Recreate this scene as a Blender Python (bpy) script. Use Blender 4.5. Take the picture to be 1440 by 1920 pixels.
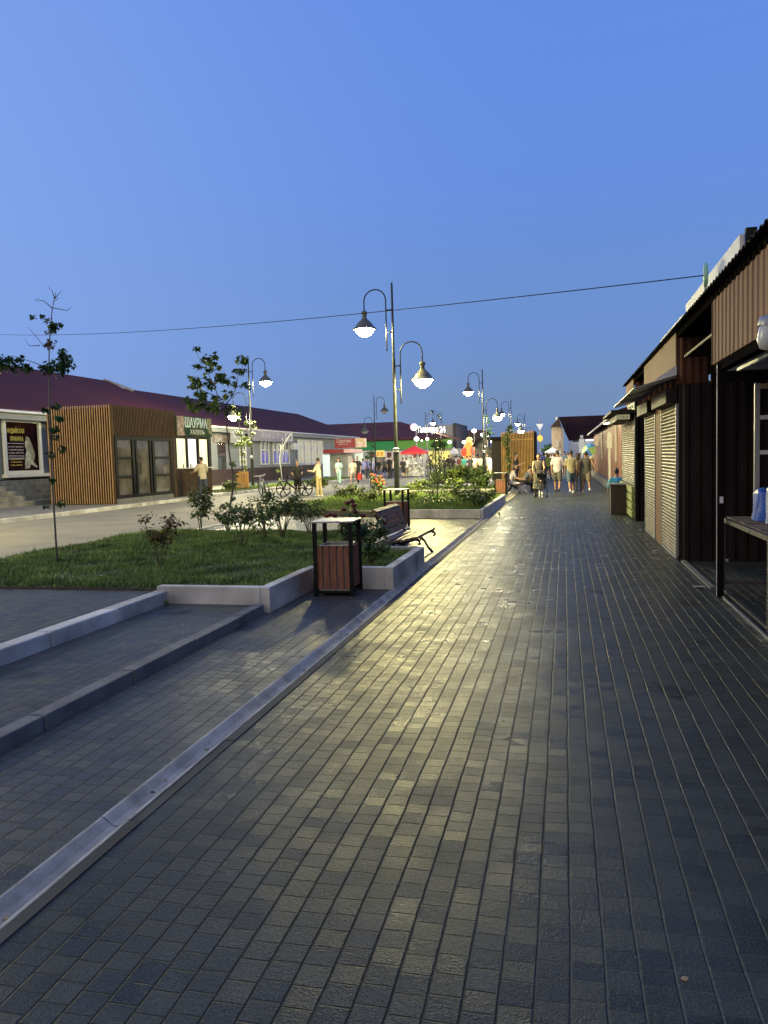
import bpy, bmesh, math, random
import numpy as np
from mathutils import Vector, Matrix
random.seed(7); rng = np.random.default_rng(7)
S = bpy.context.scene
for o in list(bpy.data.objects): bpy.data.objects.remove(o)
COL = S.collection
R_ = math.radians
# ---------------------------------------------------------------- camera
FPX = 1442.0; CH = 1.6
_yaw, _pit, _rol = R_(13.3), R_(4.0), R_(1.6)
_fw = Vector((-math.sin(_yaw)*math.cos(_pit), math.cos(_yaw)*math.cos(_pit), -math.sin(_pit)))
_r0 = Vector((math.cos(_yaw), math.sin(_yaw), 0)); _u0 = _r0.cross(_fw)
_c, _s = math.cos(_rol), math.sin(_rol)
_R = _r0*_c - _u0*_s; _U = _r0*_s + _u0*_c
cd = bpy.data.cameras.new('camera'); cam = bpy.data.objects.new('camera', cd); COL.objects.link(cam)
cam.matrix_world = Matrix(((_R.x, _U.x, -_fw.x, 0), (_R.y, _U.y, -_fw.y, 0), (_R.z, _U.z, -_fw.z, CH), (0, 0, 0, 1)))
cd.sensor_fit = 'HORIZONTAL'; cd.sensor_width = 36; cd.lens = 36*FPX/1440; cd.clip_end = 3000; cd.clip_start = .05
S.camera = cam
def _ray(px, py): return _fw + _R*((px-720)/FPX) - _U*((py-960)/FPX)
def G(px, py, z=0.0):
    d = _ray(px, py); t = (z-CH)/d.z; return Vector((0, 0, CH)) + d*t
def AY(px, py, Y):
    d = _ray(px, py); return Vector((0, 0, CH)) + d*(Y/d.y)
def AX(px, py, X):
    d = _ray(px, py); return Vector((0, 0, CH)) + d*(X/d.x)
# ---------------------------------------------------------------- world: blue hour
SUN_EL, SUN_ROT = R_(2.0), R_(200)
w = bpy.data.worlds.new('World'); S.world = w; w.use_nodes = True
nt = w.node_tree; N = nt.nodes; L = nt.links; N.clear()
def wn(t, **k):
    n = N.new(t)
    for a, b in k.items(): setattr(n, a, b)
    return n
wo = wn('ShaderNodeOutputWorld'); bg = wn('ShaderNodeBackground'); tc = wn('ShaderNodeTexCoord'); sx = wn('ShaderNodeSeparateXYZ')
L.new(tc.outputs['Generated'], sx.inputs[0])
rp = wn('ShaderNodeValToRGB'); rp.color_ramp.interpolation = 'EASE'
els = [(0.0, (.145, .235, .42)), (.06, (.150, .255, .48)), (.16, (.132, .262, .61)), (.35, (.120, .262, .73)), (.65, (.112, .25, .78)), (1.0, (.10, .22, .74))]
cr = rp.color_ramp
while len(cr.elements) < len(els): cr.elements.new(.5)
for e, (p, c) in zip(cr.elements, els): e.position = p; e.color = (*c, 1)
L.new(sx.outputs[2], rp.inputs[0])
# afterglow of the set sun, low in the sky behind the camera
dt = wn('ShaderNodeVectorMath', operation='DOT_PRODUCT'); L.new(tc.outputs['Generated'], dt.inputs[0]); dt.inputs[1].default_value = (-.25, -.93, .25)
mr = wn('ShaderNodeMapRange'); L.new(dt.outputs['Value'], mr.inputs[0]); mr.inputs[1].default_value = .0; mr.inputs[2].default_value = 1.0
pw = wn('ShaderNodeMath', operation='POWER'); L.new(mr.outputs[0], pw.inputs[0]); pw.inputs[1].default_value = 1.6
gl = wn('ShaderNodeMixRGB', blend_type='MIX'); L.new(pw.outputs[0], gl.inputs[0]); L.new(rp.outputs[0], gl.inputs[1]); gl.inputs[2].default_value = (.62, .56, .50, 1)
d2 = wn('ShaderNodeVectorMath', operation='DOT_PRODUCT'); L.new(tc.outputs['Generated'], d2.inputs[0]); d2.inputs[1].default_value = (-.93, .33, .15)
m2 = wn('ShaderNodeMapRange'); L.new(d2.outputs['Value'], m2.inputs[0]); m2.inputs[1].default_value = .33; m2.inputs[2].default_value = 1.0
p2 = wn('ShaderNodeMath', operation='POWER'); L.new(m2.outputs[0], p2.inputs[0]); p2.inputs[1].default_value = 2.0
g2 = wn('ShaderNodeMixRGB', blend_type='MIX'); L.new(p2.outputs[0], g2.inputs[0]); L.new(gl.outputs[0], g2.inputs[1]); g2.inputs[2].default_value = (.26, .42, .88, 1)
gl = g2
sky = wn('ShaderNodeTexSky', sky_type='NISHITA', sun_disc=False, sun_elevation=SUN_EL, sun_rotation=SUN_ROT)
sc_ = wn('ShaderNodeMixRGB', blend_type='ADD'); sc_.inputs[0].default_value = .012
L.new(gl.outputs[0], sc_.inputs[1]); L.new(sky.outputs[0], sc_.inputs[2])
L.new(sc_.outputs[0], bg.inputs[0]); bg.inputs[1].default_value = 1.0
L.new(bg.outputs[0], wo.inputs[0])
sd = bpy.data.lights.new('sun', 'SUN'); sun = bpy.data.objects.new('sun', sd); COL.objects.link(sun)
sd.energy = .25; sd.angle = R_(60); sd.color = (1, .86, .72)
sun.rotation_euler = (R_(72), 0, R_(-15))
S.view_settings.view_transform = 'Standard'; S.view_settings.look = 'None'; S.view_settings.exposure = 0; S.view_settings.gamma = 1
S.view_settings.use_curve_mapping = False
S.render.engine = 'CYCLES'
S.cycles.use_denoising = True; S.cycles.sample_clamp_indirect = 4; S.cycles.sample_clamp_direct = 0; S.cycles.max_bounces = 6
S.cycles.use_light_tree = True; S.cycles.caustics_reflective = False; S.cycles.caustics_refractive = False
LAMP_L = 1120.0      # radiance of a lamp globe
# ---------------------------------------------------------------- helpers
class MB:
    def __init__(s): s.v = []; s.f = []; s.m = []; s.cm = 0
    def add(s, vs, fs):
        b = len(s.v); s.v += [tuple(v) for v in vs]; s.f += [tuple(i+b for i in f) for f in fs]; s.m += [s.cm]*len(fs); return s
    def box(s, x0, x1, y0, y1, z0, z1, T=None):
        vs = [Vector((x, y, z)) for z in (z0, z1) for y in (y0, y1) for x in (x0, x1)]
        if T: vs = [T @ v for v in vs]
        return s.add(vs, [(0, 2, 3, 1), (4, 5, 7, 6), (0, 1, 5, 4), (2, 6, 7, 3), (0, 4, 6, 2), (1, 3, 7, 5)])
    def bar(s, a, b, wx, wz, up=(0, 0, 1)):
        a, b = Vector(a), Vector(b); d = (b-a); ln = d.length; d.normalize(); up = Vector(up)
        if abs(d.dot(up)) > .99: up = Vector((0, 1, 0))
        x = d.cross(up).normalized(); z = x.cross(d)
        vs = [p + x*(sx_*wx/2) + z*(sz*wz/2) for p in (a, b) for sz in (-1, 1) for sx_ in (-1, 1)]
        return s.add(vs, [(0, 1, 3, 2), (4, 6, 7, 5), (0, 4, 5, 1), (2, 3, 7, 6), (0, 2, 6, 4), (1, 5, 7, 3)])
    def tube(s, pts, rad, n=8, cap=True):
        pts = [Vector(p) for p in pts]
        rs = rad if hasattr(rad, '__len__') else [rad]*len(pts)
        rings = []; prev = None
        for i, p in enumerate(pts):
            t = (pts[min(i+1, len(pts)-1)] - pts[max(i-1, 0)])
            if t.length < 1e-9: t = Vector((0, 0, 1))
            t.normalize()
            if prev is None: a = Vector((1, 0, 0)) if abs(t.x) < .9 else Vector((0, 1, 0))
            else: a = prev
            x = (a - t*a.dot(t)).normalized(); y = t.cross(x); prev = x
            rings.append([p + (x*math.cos(2*math.pi*k/n) + y*math.sin(2*math.pi*k/n))*rs[i] for k in range(n)])
        vs = [v for r in rings for v in r]; fs = []
        for i in range(len(rings)-1):
            for k in range(n):
                fs.append((i*n+k, i*n+(k+1) % n, (i+1)*n+(k+1) % n, (i+1)*n+k))
        if cap: fs += [tuple(range(n-1, -1, -1)), tuple((len(rings)-1)*n+k for k in range(n))]
        return s.add(vs, fs)
    def lathe(s, prof, c=(0, 0, 0), n=20, cap=False):
        c = Vector(c); vs = [c + Vector((r*math.cos(2*math.pi*k/n), r*math.sin(2*math.pi*k/n), z)) for r, z in prof for k in range(n)]
        fs = [(i*n+k, i*n+(k+1) % n, (i+1)*n+(k+1) % n, (i+1)*n+k) for i in range(len(prof)-1) for k in range(n)]
        if cap: fs += [tuple(range(n-1, -1, -1)), tuple((len(prof)-1)*n+k for k in range(n))]
        return s.add(vs, fs)
    def ell(s, c, rx, ry, rz, n=12, m=8, T=None):
        vs = []; fs = []; c = Vector(c)
        for i in range(m+1):
            th = math.pi*i/m
            for k in range(n):
                ph = 2*math.pi*k/n; v = Vector((rx*math.sin(th)*math.cos(ph), ry*math.sin(th)*math.sin(ph), -rz*math.cos(th)))
                if T: v = T @ v
                vs.append(c+v)
        for i in range(m):
            for k in range(n): fs.append((i*n+k, i*n+(k+1) % n, (i+1)*n+(k+1) % n, (i+1)*n+k))
        return s.add(vs, fs)
    def loft(s, rings, n=14):
        # rings: (cx,cy,cz,rx,ry)
        vs = [Vector((cx+rx*math.cos(2*math.pi*k/n), cy+ry*math.sin(2*math.pi*k/n), cz)) for cx, cy, cz, rx, ry in rings for k in range(n)]
        fs = [(i*n+k, i*n+(k+1) % n, (i+1)*n+(k+1) % n, (i+1)*n+k) for i in range(len(rings)-1) for k in range(n)]
        fs += [tuple(range(n-1, -1, -1)), tuple((len(rings)-1)*n+k for k in range(n))]
        return s.add(vs, fs)
    def prism(s, poly, z0, z1):
        n = len(poly); vs = [(x, y, z0) for x, y in poly]+[(x, y, z1) for x, y in poly]
        return s.add(vs, [tuple(range(n-1, -1, -1)), tuple(range(n, 2*n))]+[(i, (i+1) % n, n+(i+1) % n, n+i) for i in range(n)])
    def build(s, name, mat, parent=None, smooth=False, mats=None, bevel=0, at=None):
        me = bpy.data.meshes.new(name); me.from_pydata(s.v, [], s.f); me.update()
        for m_ in (mats or [mat]): me.materials.append(m_)
        if mats: me.polygons.foreach_set('material_index', s.m)
        if smooth: me.polygons.foreach_set('use_smooth', [True]*len(me.polygons))
        o = bpy.data.objects.new(name, me); COL.objects.link(o)
        bm = bmesh.new(); bm.from_mesh(me); bmesh.ops.recalc_face_normals(bm, faces=bm.faces)
        if at is not None: bmesh.ops.translate(bm, verts=bm.verts, vec=-Vector(at))
        bm.to_mesh(me); bm.free()
        if at is not None: o.location = at
        if bevel:
            b = o.modifiers.new('bevel', 'BEVEL'); b.width = bevel; b.segments = 2; b.limit_method = 'ANGLE'
        if parent: o.parent = parent
        return o
def tag(o, label=None, cat=None, group=None, kind=None):
    if label: o['label'] = label
    if cat: o['category'] = cat
    if group: o['group'] = group
    if kind: o['kind'] = kind
    return o
def thing(name, loc, label, cat, group=None, rz=0):
    o = bpy.data.objects.new(name, None); COL.objects.link(o); o.location = loc; o.rotation_euler = (0, 0, rz); o.empty_display_size = .2
    return tag(o, label, cat, group)
def struct(o): o['kind'] = 'structure'; return o
def kids(o): return [c for c in bpy.data.objects if c.parent == o]
def dup(root, loc=None, rz=None, label=None, group=None, scale=None, parent=None):
    r = root.copy(); COL.objects.link(r)
    if parent: r.parent = parent
    if loc is not None: r.location = loc
    if rz is not None: r.rotation_euler = (0, 0, rz)
    if scale is not None: r.scale = (scale,)*3 if not hasattr(scale, '__len__') else scale
    if label: r['label'] = label
    if group: r['group'] = group
    for c in kids(root): dup(c, parent=r)
    return r
# ---------------------------------------------------------------- materials
def mat(name, col, rough=.6, metal=0, spec=.5, var=.0, vscale=3.0, bump=0, bscale=40, col2=None, emit=None, estr=0, detail=4, stretch=None):
    m = bpy.data.materials.new(name); m.use_nodes = True; nt = m.node_tree; b = nt.nodes['Principled BSDF']
    b.inputs['Base Color'].default_value = (*col, 1); b.inputs['Roughness'].default_value = rough; b.inputs['Metallic'].default_value = metal
    b.inputs['Specular IOR Level'].default_value = spec
    if emit: b.inputs['Emission Color'].default_value = (*emit, 1); b.inputs['Emission Strength'].default_value = estr
    if var or bump:
        geo = nt.nodes.new('ShaderNodeNewGeometry'); mp = nt.nodes.new('ShaderNodeMapping'); nt.links.new(geo.outputs['Position'], mp.inputs[0])
        if stretch: mp.inputs['Scale'].default_value = stretch
    if var:
        no = nt.nodes.new('ShaderNodeTexNoise'); no.inputs['Scale'].default_value = vscale; no.inputs['Detail'].default_value = detail; nt.links.new(mp.outputs[0], no.inputs[0])
        ra = nt.nodes.new('ShaderNodeValToRGB'); ra.color_ramp.elements[0].position = .3; ra.color_ramp.elements[1].position = .7
        c2 = col2 or tuple(min(1, c*(1+var)) for c in col)
        ra.color_ramp.elements[0].color = (*[c*(1-var) for c in col], 1); ra.color_ramp.elements[1].color = (*c2, 1)
        nt.links.new(no.outputs[0], ra.inputs[0]); nt.links.new(ra.outputs[0], b.inputs['Base Color'])
    if bump:
        n2 = nt.nodes.new('ShaderNodeTexNoise'); n2.inputs['Scale'].default_value = bscale; n2.inputs['Detail'].default_value = 3; nt.links.new(mp.outputs[0], n2.inputs[0])
        bp = nt.nodes.new('ShaderNodeBump'); bp.inputs['Strength'].default_value = bump; bp.inputs['Distance'].default_value = .01
        nt.links.new(n2.outputs[0], bp.inputs['Height']); nt.links.new(bp.outputs[0], b.inputs['Normal'])
    return m
def emis(name, col, st):
    return mat(name, (.02, .02, .02), .5, emit=col, estr=st)
def paving(name, base, colw=.104, rowl=.095, ang=0, rough=.34, spec=.07):
    m = bpy.data.materials.new(name); m.use_nodes = True; nt = m.node_tree; n = nt.nodes; l = nt.links; b = n['Principled BSDF']
    def M(op, a, b_=None, c=None):
        q = n.new('ShaderNodeMath'); q.operation = op
        for i, x in enumerate((a, b_, c)):
            if x is None: continue
            if isinstance(x, (int, float)): q.inputs[i].default_value = x
            else: l.new(x, q.inputs[i])
        return q.outputs[0]
    g = n.new('ShaderNodeNewGeometry'); mp = n.new('ShaderNodeMapping'); mp.inputs['Rotation'].default_value = (0, 0, ang); l.new(g.outputs['Position'], mp.inputs[0])
    sp = n.new('ShaderNodeSeparateXYZ'); l.new(mp.outputs[0], sp.inputs[0]); X, Y = sp.outputs[0], sp.outputs[1]
    def noise(sc, det=3, vec=None, w_=None):
        q = n.new('ShaderNodeTexNoise'); q.inputs['Scale'].default_value = sc; q.inputs['Detail'].default_value = det; l.new(vec or mp.outputs[0], q.inputs[0]); return q.outputs[0]
    wob = M('MULTIPLY', M('SUBTRACT', noise(2.2, 4), .5), .014)
    edge_n = M('MULTIPLY', M('SUBTRACT', noise(26, 2), .5), .10)
    u = M('DIVIDE', M('ADD', X, wob), colw); ci = M('FLOOR', u); fu = M('FRACT', u)
    wn_ = n.new('ShaderNodeTexWhiteNoise'); wn_.noise_dimensions = '1D'; l.new(ci, wn_.inputs['W'])
    cv = n.new('ShaderNodeCombineXYZ'); l.new(M('MULTIPLY', ci, 7.3), cv.inputs[0]); l.new(M('MULTIPLY', Y, 1.9), cv.inputs[1])
    v = M('ADD', M('ADD', M('DIVIDE', Y, rowl), M('MULTIPLY', wn_.outputs['Value'], 9.0)), M('MULTIPLY', noise(1.0, 2, cv.outputs[0]), 1.2))
    ri = M('FLOOR', v); fv = M('FRACT', v)
    c2 = n.new('ShaderNodeCombineXYZ'); l.new(ci, c2.inputs[0]); l.new(ri, c2.inputs[1])
    wt = n.new('ShaderNodeTexWhiteNoise'); wt.noise_dimensions = '2D'; l.new(c2.outputs[0], wt.inputs['Vector']); rnd = wt.outputs['Value']
    du = M('ADD', M('MULTIPLY', M('ABSOLUTE', M('SUBTRACT', fu, .5)), 2.0), edge_n)
    dv = M('ADD', M('MULTIPLY', M('ABSOLUTE', M('SUBTRACT', fv, .5)), 2.0), edge_n)
    def sm(x, a, c):
        q = n.new('ShaderNodeMapRange'); q.interpolation_type = 'SMOOTHSTEP'; l.new(x, q.inputs[0]); q.inputs[1].default_value = a; q.inputs[2].default_value = c; return q.outputs[0]
    ju = sm(du, .89, .985); jv = sm(dv, .92, .99)
    jt = M('MAXIMUM', ju, M('MULTIPLY', jv, .9))
    # colour
    big = noise(.55, 5); mid = noise(5.5, 5); fine = noise(130, 3)
    val = M('ADD', M('ADD', M('MULTIPLY', rnd, .16), M('MULTIPLY', big, .8)), M('ADD', M('MULTIPLY', mid, .55), M('MULTIPLY', fine, 1.9)))
    vs_ = n.new('ShaderNodeTexVoronoi'); vs_.inputs['Scale'].default_value = 1.1; l.new(mp.outputs[0], vs_.inputs[0])
    stain = M('MULTIPLY', M('SUBTRACT', 1.0, sm(M('ADD', vs_.outputs['Distance'], M('MULTIPLY', noise(6, 6), .45)), .30, .46)), .5)
    val = M('MULTIPLY', M('SUBTRACT', val, .76), M('SUBTRACT', 1.0, stain))
    mc = n.new('ShaderNodeMixRGB'); mc.blend_type = 'MULTIPLY'; mc.inputs[0].default_value = 1; mc.inputs[1].default_value = (*base, 1)
    cb = n.new('ShaderNodeCombineXYZ')
    for i in range(3): l.new(val, cb.inputs[i])
    l.new(cb.outputs[0], mc.inputs[2])
    jc = n.new('ShaderNodeMixRGB'); sand = sm(M('ADD', noise(.35, 3), M('MULTIPLY', X, .035)), .40, .60)
    jcol = n.new('ShaderNodeMixRGB'); l.new(sand, jcol.inputs[0]); jcol.inputs[1].default_value = (*[c*.45 for c in base], 1); jcol.inputs[2].default_value = (base[0]*2.0, base[1]*1.95, base[2]*2.0, 1)
    l.new(M('MULTIPLY', jt, .85), jc.inputs[0]); l.new(mc.outputs[0], jc.inputs[1]); l.new(jcol.outputs[0], jc.inputs[2])
    # pale scuffs and spots
    vo = n.new('ShaderNodeTexVoronoi'); vo.inputs['Scale'].default_value = 7.5; l.new(mp.outputs[0], vo.inputs[0])
    spot = M('MULTIPLY', M('SUBTRACT', 1.0, sm(M('ADD', vo.outputs['Distance'], M('MULTIPLY', noise(60, 2), .03)), .03, .055)), sm(noise(1.3, 2), .47, .56))
    sc2 = n.new('ShaderNodeMixRGB'); l.new(M('MULTIPLY', spot, .55), sc2.inputs[0]); l.new(jc.outputs[0], sc2.inputs[1]); sc2.inputs[2].default_value = (.28, .28, .27, 1)
    l.new(sc2.outputs[0], b.inputs['Base Color'])
    rr = M('ADD', M('ADD', M('ADD', rough-.30, M('MULTIPLY', noise(2.8, 5), .40)), M('MULTIPLY', wt.outputs['Value'], .14)), M('ADD', M('MULTIPLY', mid, .12), M('MULTIPLY', jt, .3)))
    l.new(rr, b.inputs['Roughness']); b.inputs['Specular IOR Level'].default_value = spec
    # height
    wc = n.new('ShaderNodeSeparateColor'); l.new(wt.outputs['Color'], wc.inputs[0])
    tilt = M('ADD', M('MULTIPLY', M('SUBTRACT', fu, .5), M('MULTIPLY', M('SUBTRACT', wc.outputs[0], .5), .008)), M('MULTIPLY', M('SUBTRACT', fv, .5), M('MULTIPLY', M('SUBTRACT', wc.outputs[1], .5), .010)))
    h = M('ADD', M('ADD', M('MULTIPLY', jt, -.005), tilt), M('ADD', M('MULTIPLY', fine, .0027), M('MULTIPLY', noise(45, 3), .0022)))
    bp = n.new('ShaderNodeBump'); bp.inputs['Strength'].default_value = 1.0; bp.inputs['Distance'].default_value = 1.0; l.new(h, bp.inputs['Height']); l.new(bp.outputs[0], b.inputs['Normal'])
    return m
PAV = paving('paving_walk', (.063, .070, .062))
PAVX = paving('paving_side', (.105, .107, .092), ang=0)
CONC = mat('concrete_kerb', (.52, .505, .45), .9, spec=.1, var=.38, detail=9, vscale=2.2, bump=.5, bscale=60)
CONCD = mat('concrete_dark', (.17, .17, .16), .8, spec=.15, var=.25, vscale=5, bump=.4, bscale=60)
CONCM = mat('concrete_border', (.075, .073, .062), .75, spec=.15, var=.3, vscale=3, bump=.3, bscale=70)
GUT = mat('gutter_concrete', (.40, .375, .31), .75, spec=.05, var=.35, vscale=5, bump=.6, bscale=60, detail=12)
ROAD = mat('road_concrete', (.20, .19, .165), .7, spec=.2, var=.16, vscale=.8, bump=.3, bscale=30)
PAVL = mat('pavement_concrete', (.19, .18, .16), .6, var=.2, vscale=1.2, bump=.4, bscale=20)
EARTH = mat('soil', (.07, .065, .04), .95, var=.4, vscale=6, bump=.8, bscale=30)
GRASSM = mat('grass_blades', (.10, .19, .04), .7, var=.6, vscale=2.6, detail=7, col2=(.21, .32, .07), spec=.25)
LEAFM = mat('leaf_green', (.055, .13, .03), .45, var=.45, vscale=5, col2=(.11, .20, .045))
LEAFY = mat('leaf_yellowgreen', (.15, .24, .04), .5, var=.45, vscale=4, col2=(.34, .42, .09))
LEAFD = mat('leaf_dark', (.04, .09, .03), .6, spec=.15, var=.4, vscale=8)
LEAFR = mat('leaf_red', (.10, .04, .03), .5, var=.5, vscale=9, col2=(.06, .09, .03))
ROSE = mat('petals_red', (.10, .005, .010), .5, var=.4, vscale=20)
ROSEB = mat('petals_bright', (.75, .06, .04), .5, var=.2, vscale=20)
WHITEF = mat('petals_white', (.75, .75, .65), .5)
BARK = mat('bark', (.07, .055, .045), .85, var=.4, vscale=14, bump=.6, bscale=50)
BARKW = mat('bark_limewashed', (.62, .62, .6), .8, var=.1)
STEM = mat('stem_green', (.07, .08, .03), .7)
BLACK = mat('black_paint', (.009, .009, .009), .55, spec=.15, bump=.15, bscale=60)
BLACKM = mat('black_matte', (.012, .010, .009), .9, spec=0)
WOODLIT = mat('slat_lamplit', (.72, .43, .14), .65, spec=.15, var=.2, vscale=5, stretch=(4, 4, .6))  # wood colour raised so the lamplight on the slats is part of it
POLEM = mat("lamp_pole_paint", (.03, .033, .03), .45, spec=.3, bump=.1, bscale=30)
SHADEM = mat('lamp_shade_paint', (.10, .10, .075), .4)
STEEL = mat('steel', (.45, .46, .47), .35, metal=.8, bump=.1)
GALV = mat('galvanised', (.34, .34, .35), .45, metal=.5)
WOODR = mat('wood_redbrown', (.24, .10, .06), .6, spec=.2, var=.35, vscale=7, bump=.4, bscale=25, stretch=(6, 6, .7))
WOODB = mat('bench_wood', (.15, .09, .065), .5, spec=.3, var=.35, vscale=9, bump=.4, bscale=25, stretch=(6, .7, 6))
WOODO = mat('slat_orange', (.44, .27, .14), .65, spec=.15, var=.25, vscale=5, bump=.3, bscale=20, stretch=(4, 4, .6))
WOODK = mat('slat_brown', (.075, .046, .025), .7, spec=.15, var=.3, vscale=5, bump=.3, bscale=20, stretch=(4, 4, .6))
WOODBK = mat('cladding_gap_shade', (.012, .008, .005), .9, spec=0)  # near-black colour supplies the shade seen in the gaps between slats
MAROON = mat('roof_maroon', (.075, .02, .022), .75, spec=.2, var=.15, vscale=.6, bump=.2, bscale=6)
SIDING = mat('siding_grey', (.30, .32, .34), .65, var=.08, vscale=2)
WHITE = mat('white_paint', (.72, .72, .72), .5, var=.06, vscale=3)
PLINTH = mat('plinth_brown', (.055, .03, .028), .7, var=.3, vscale=4)
GLASSD = mat('glass_dark', (.035, .04, .045), .06, spec=.8)
BROWNF = mat('fascia_brown', (.19, .095, .068), .7, spec=.12, var=.16, vscale=2.5, bump=.2, bscale=8, stretch=(1, 1, .25))
BROWNP = mat('fascia_painted', (.20, .11, .066), .7, spec=.12, var=.08, vscale=1.2)
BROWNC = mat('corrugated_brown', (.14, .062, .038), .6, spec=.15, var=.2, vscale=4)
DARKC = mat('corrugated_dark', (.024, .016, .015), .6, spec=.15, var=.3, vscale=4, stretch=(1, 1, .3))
BLKROOF = mat('roof_sheet', (.012, .011, .011), .7, spec=.1, var=.2)
SHUT = mat('shutter_slats', (.22, .185, .135), .5, spec=.2, var=.3, vscale=2.5)
PILLAR = mat('pillar_brown', (.22, .13, .075), .7, spec=.12, var=.1)
SKIN = mat('skin', (.46, .28, .19), .55); SKIN2 = mat('skin_tan', (.36, .20, .13), .55)
HAIR = mat('hair_black', (.012, .01, .009), .5)
# lamp glass
GLOBE = emis('lamp_glass_warm', (1, .86, .34), LAMP_L)
GLOBEW = emis('lamp_glass_white', (1, .90, .50), LAMP_L)
GLOBEOFF = mat('lamp_glass_off', (.5, .52, .5), .2)
# ================================================================ GROUND
def sheet(name, x0, x1, y0, y1, z, m):
    return struct(MB().add([(x0, y0, z), (x1, y0, z), (x1, y1, z), (x0, y1, z)], [(0, 1, 2, 3)]).build(name, m))
FARG = mat('far_ground', (.16, .155, .15), .8, var=.2, vscale=.2)
sheet('ground', -1500, 1500, -200, 2500, -.08, FARG)
sheet('walkway', -1.865, 7.5, -5, 130, 0, PAV)
sheet('side_path', -8.66, -2.075, -5, 130, 0, PAVX)
sheet('road', -16.1, -8.66, -40, 160, -.012, ROAD)
g = MB()
prof = [(-2.075, -.01), (-2.075, .006), (-2.060, .006), (-2.045, -.004), (-2.02, -.026), (-1.99, -.033), (-1.96, -.02), (-1.944, .002), (-1.935, .005), (-1.925, .005), (-1.925, -.02)]
ys = list(np.arange(-5, 130, 1.0))
for i, y in enumerate(ys):
    a, b = y+.0015, y+.9985; dz = random.uniform(-.002, .003)
    vs = [(x+random.uniform(-.0015, .0015), yy, z+dz) for yy in (a, b) for x, z in prof]; n = len(prof)
    g.add(vs, [(k, k+1, n+k+1, n+k) for k in range(n-1)])
struct(g.build('gutter_channel', GUT, smooth=False))
g = MB()
for y in np.arange(-5, 130, 1.0): g.box(-1.923, -1.867, y+.004, y+.996, -.05, .003+random.uniform(0, .003))
struct(g.build('gutter_border', CONCM))
# raised forecourt: ramp, low kerb, tall kerb, upper paving
sheet('ramp_paving', -4.26, -3.22, -3, 7.56, .08, PAVX)
sheet('upper_paving', -8.66, -4.40, -3, 7.80, .172, PAVX)
g = MB()
for y in np.arange(-3, 7.4, 1.0): g.box(-3.23+random.uniform(-.004, .004), -3.11+random.uniform(-.004, .004), y+.008, min(y+.992, 7.535), -.03, .09+random.uniform(-.003, .003))
struct(g.build('low_kerb', CONCD, bevel=.008))
g = MB()
for y in np.arange(-3.4, 7.6, 1.0): g.box(-4.41+random.uniform(-.004, .004), -4.25+random.uniform(-.004, .004), y+.007, min(y+.993, 7.6), -.03, .215+random.uniform(-.003, .003))
struct(g.build('tall_kerb', CONC, bevel=.012))
struct(MB().box(-8.75, -8.62, -3, 130, -.05, .02).build('road_edging', CONC))
# left kerb and pavement
g = MB()
for y in np.arange(-10, 130, 1.0): g.box(-16.24, -16.1, y+.006, y+.994, -.05, .125+random.uniform(-.003, .003))
struct(g.build('road_kerb', CONC, bevel=.01))
sheet('left_pavement', -40, -16.24, -10, 150, .10, PAVL)
# lawns: soil mound, grass, walls
GRASS_SETS = []
def planter(poly, z, walls, wz=.22, name='planter_wall', wall_label='', t=.12, density=2200, h=(.03, .09)):
    mm = MB(); n = len(poly)
    cx = sum(p[0] for p in poly)/n; cy = sum(p[1] for p in poly)/n
    mm.prism(poly, -.02, z)
    struct(mm.build('lawn_soil', EARTH))
    GRASS_SETS.append((poly, z, density, h))
    g = MB()
    for a, b in walls:
        a, b = Vector((*a, 0)), Vector((*b, 0)); ln = (b-a).length; k = max(1, round(ln/1.0)); d = (b-a)/k
        for i in range(k):
            p, q = a+d*i+d.normalized()*.003, a+d*(i+1)-d.normalized()*.003
            g.bar(p+Vector((0, 0, (wz-.03)/2)), q+Vector((0, 0, (wz-.03)/2)), t, wz+.03)
    if walls:
        o = g.build(name, CONC, bevel=.01); tag(o, wall_label, 'planter wall', 'concrete planter walls round the lawns')
poly1 = [(-8.6, 7.83), (-4.42, 7.83), (-4.30, 7.68), (-3.16, 7.68), (-3.16, 9.2), (-2.14, 9.2), (-2.14, 11.2), (-3.02, 11.2), (-3.02, 14.3), (-7.9, 14.75), (-8.6, 14.4)]
planter(poly1, .195, [((-4.38, 7.62), (-3.16, 7.62)), ((-3.12, 7.57), (-3.12, 9.02)), ((-3.17, 9.12), (-2.16, 9.12)), ((-2.11, 9.07), (-2.11, 11.22)), ((-2.17, 11.26), (-2.96, 11.26)), ((-2.98, 11.32), (-2.98, 14.5))],
        wz=.27, wall_label='stepped concrete wall of the nearest lawn, beside the bin and bench', density=3200, h=(.02, .065))
poly2 = [(-8.5, 21.8), (-4.2, 20.0), (-2.15, 19.75), (-2.15, 27.2), (-3.1, 29.5), (-8.5, 29.5)]
planter(poly2, .15, [((-4.3, 20.0), (-2.1, 19.7)), ((-2.1, 19.66), (-2.1, 27.2))], wz=.22, wall_label='pale concrete wall of the second lawn, past the bench', density=700, h=(.05, .16))
poly3 = [(-8.5, 33.2), (-2.7, 33.2), (-2.7, 37.5), (-8.5, 37.5)]
planter(poly3, .13, [((-8.5, 33.1), (-2.65, 33.1))], wz=.17, wall_label='low concrete wall of the third lawn, by the distant slatted bin', density=350, h=(.05, .14))
poly4 = [(-8.5, 45.0), (-5.0, 45.0), (-5.0, 62), (-8.5, 62)]
planter(poly4, .13, [], density=120, h=(.06, .2))
poly5 = [(-18.3, 36.0), (-16.26, 36.0), (-16.26, 60), (-18.3, 60)]
planter(poly5, .14, [], density=300, h=(.04, .12))
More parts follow.
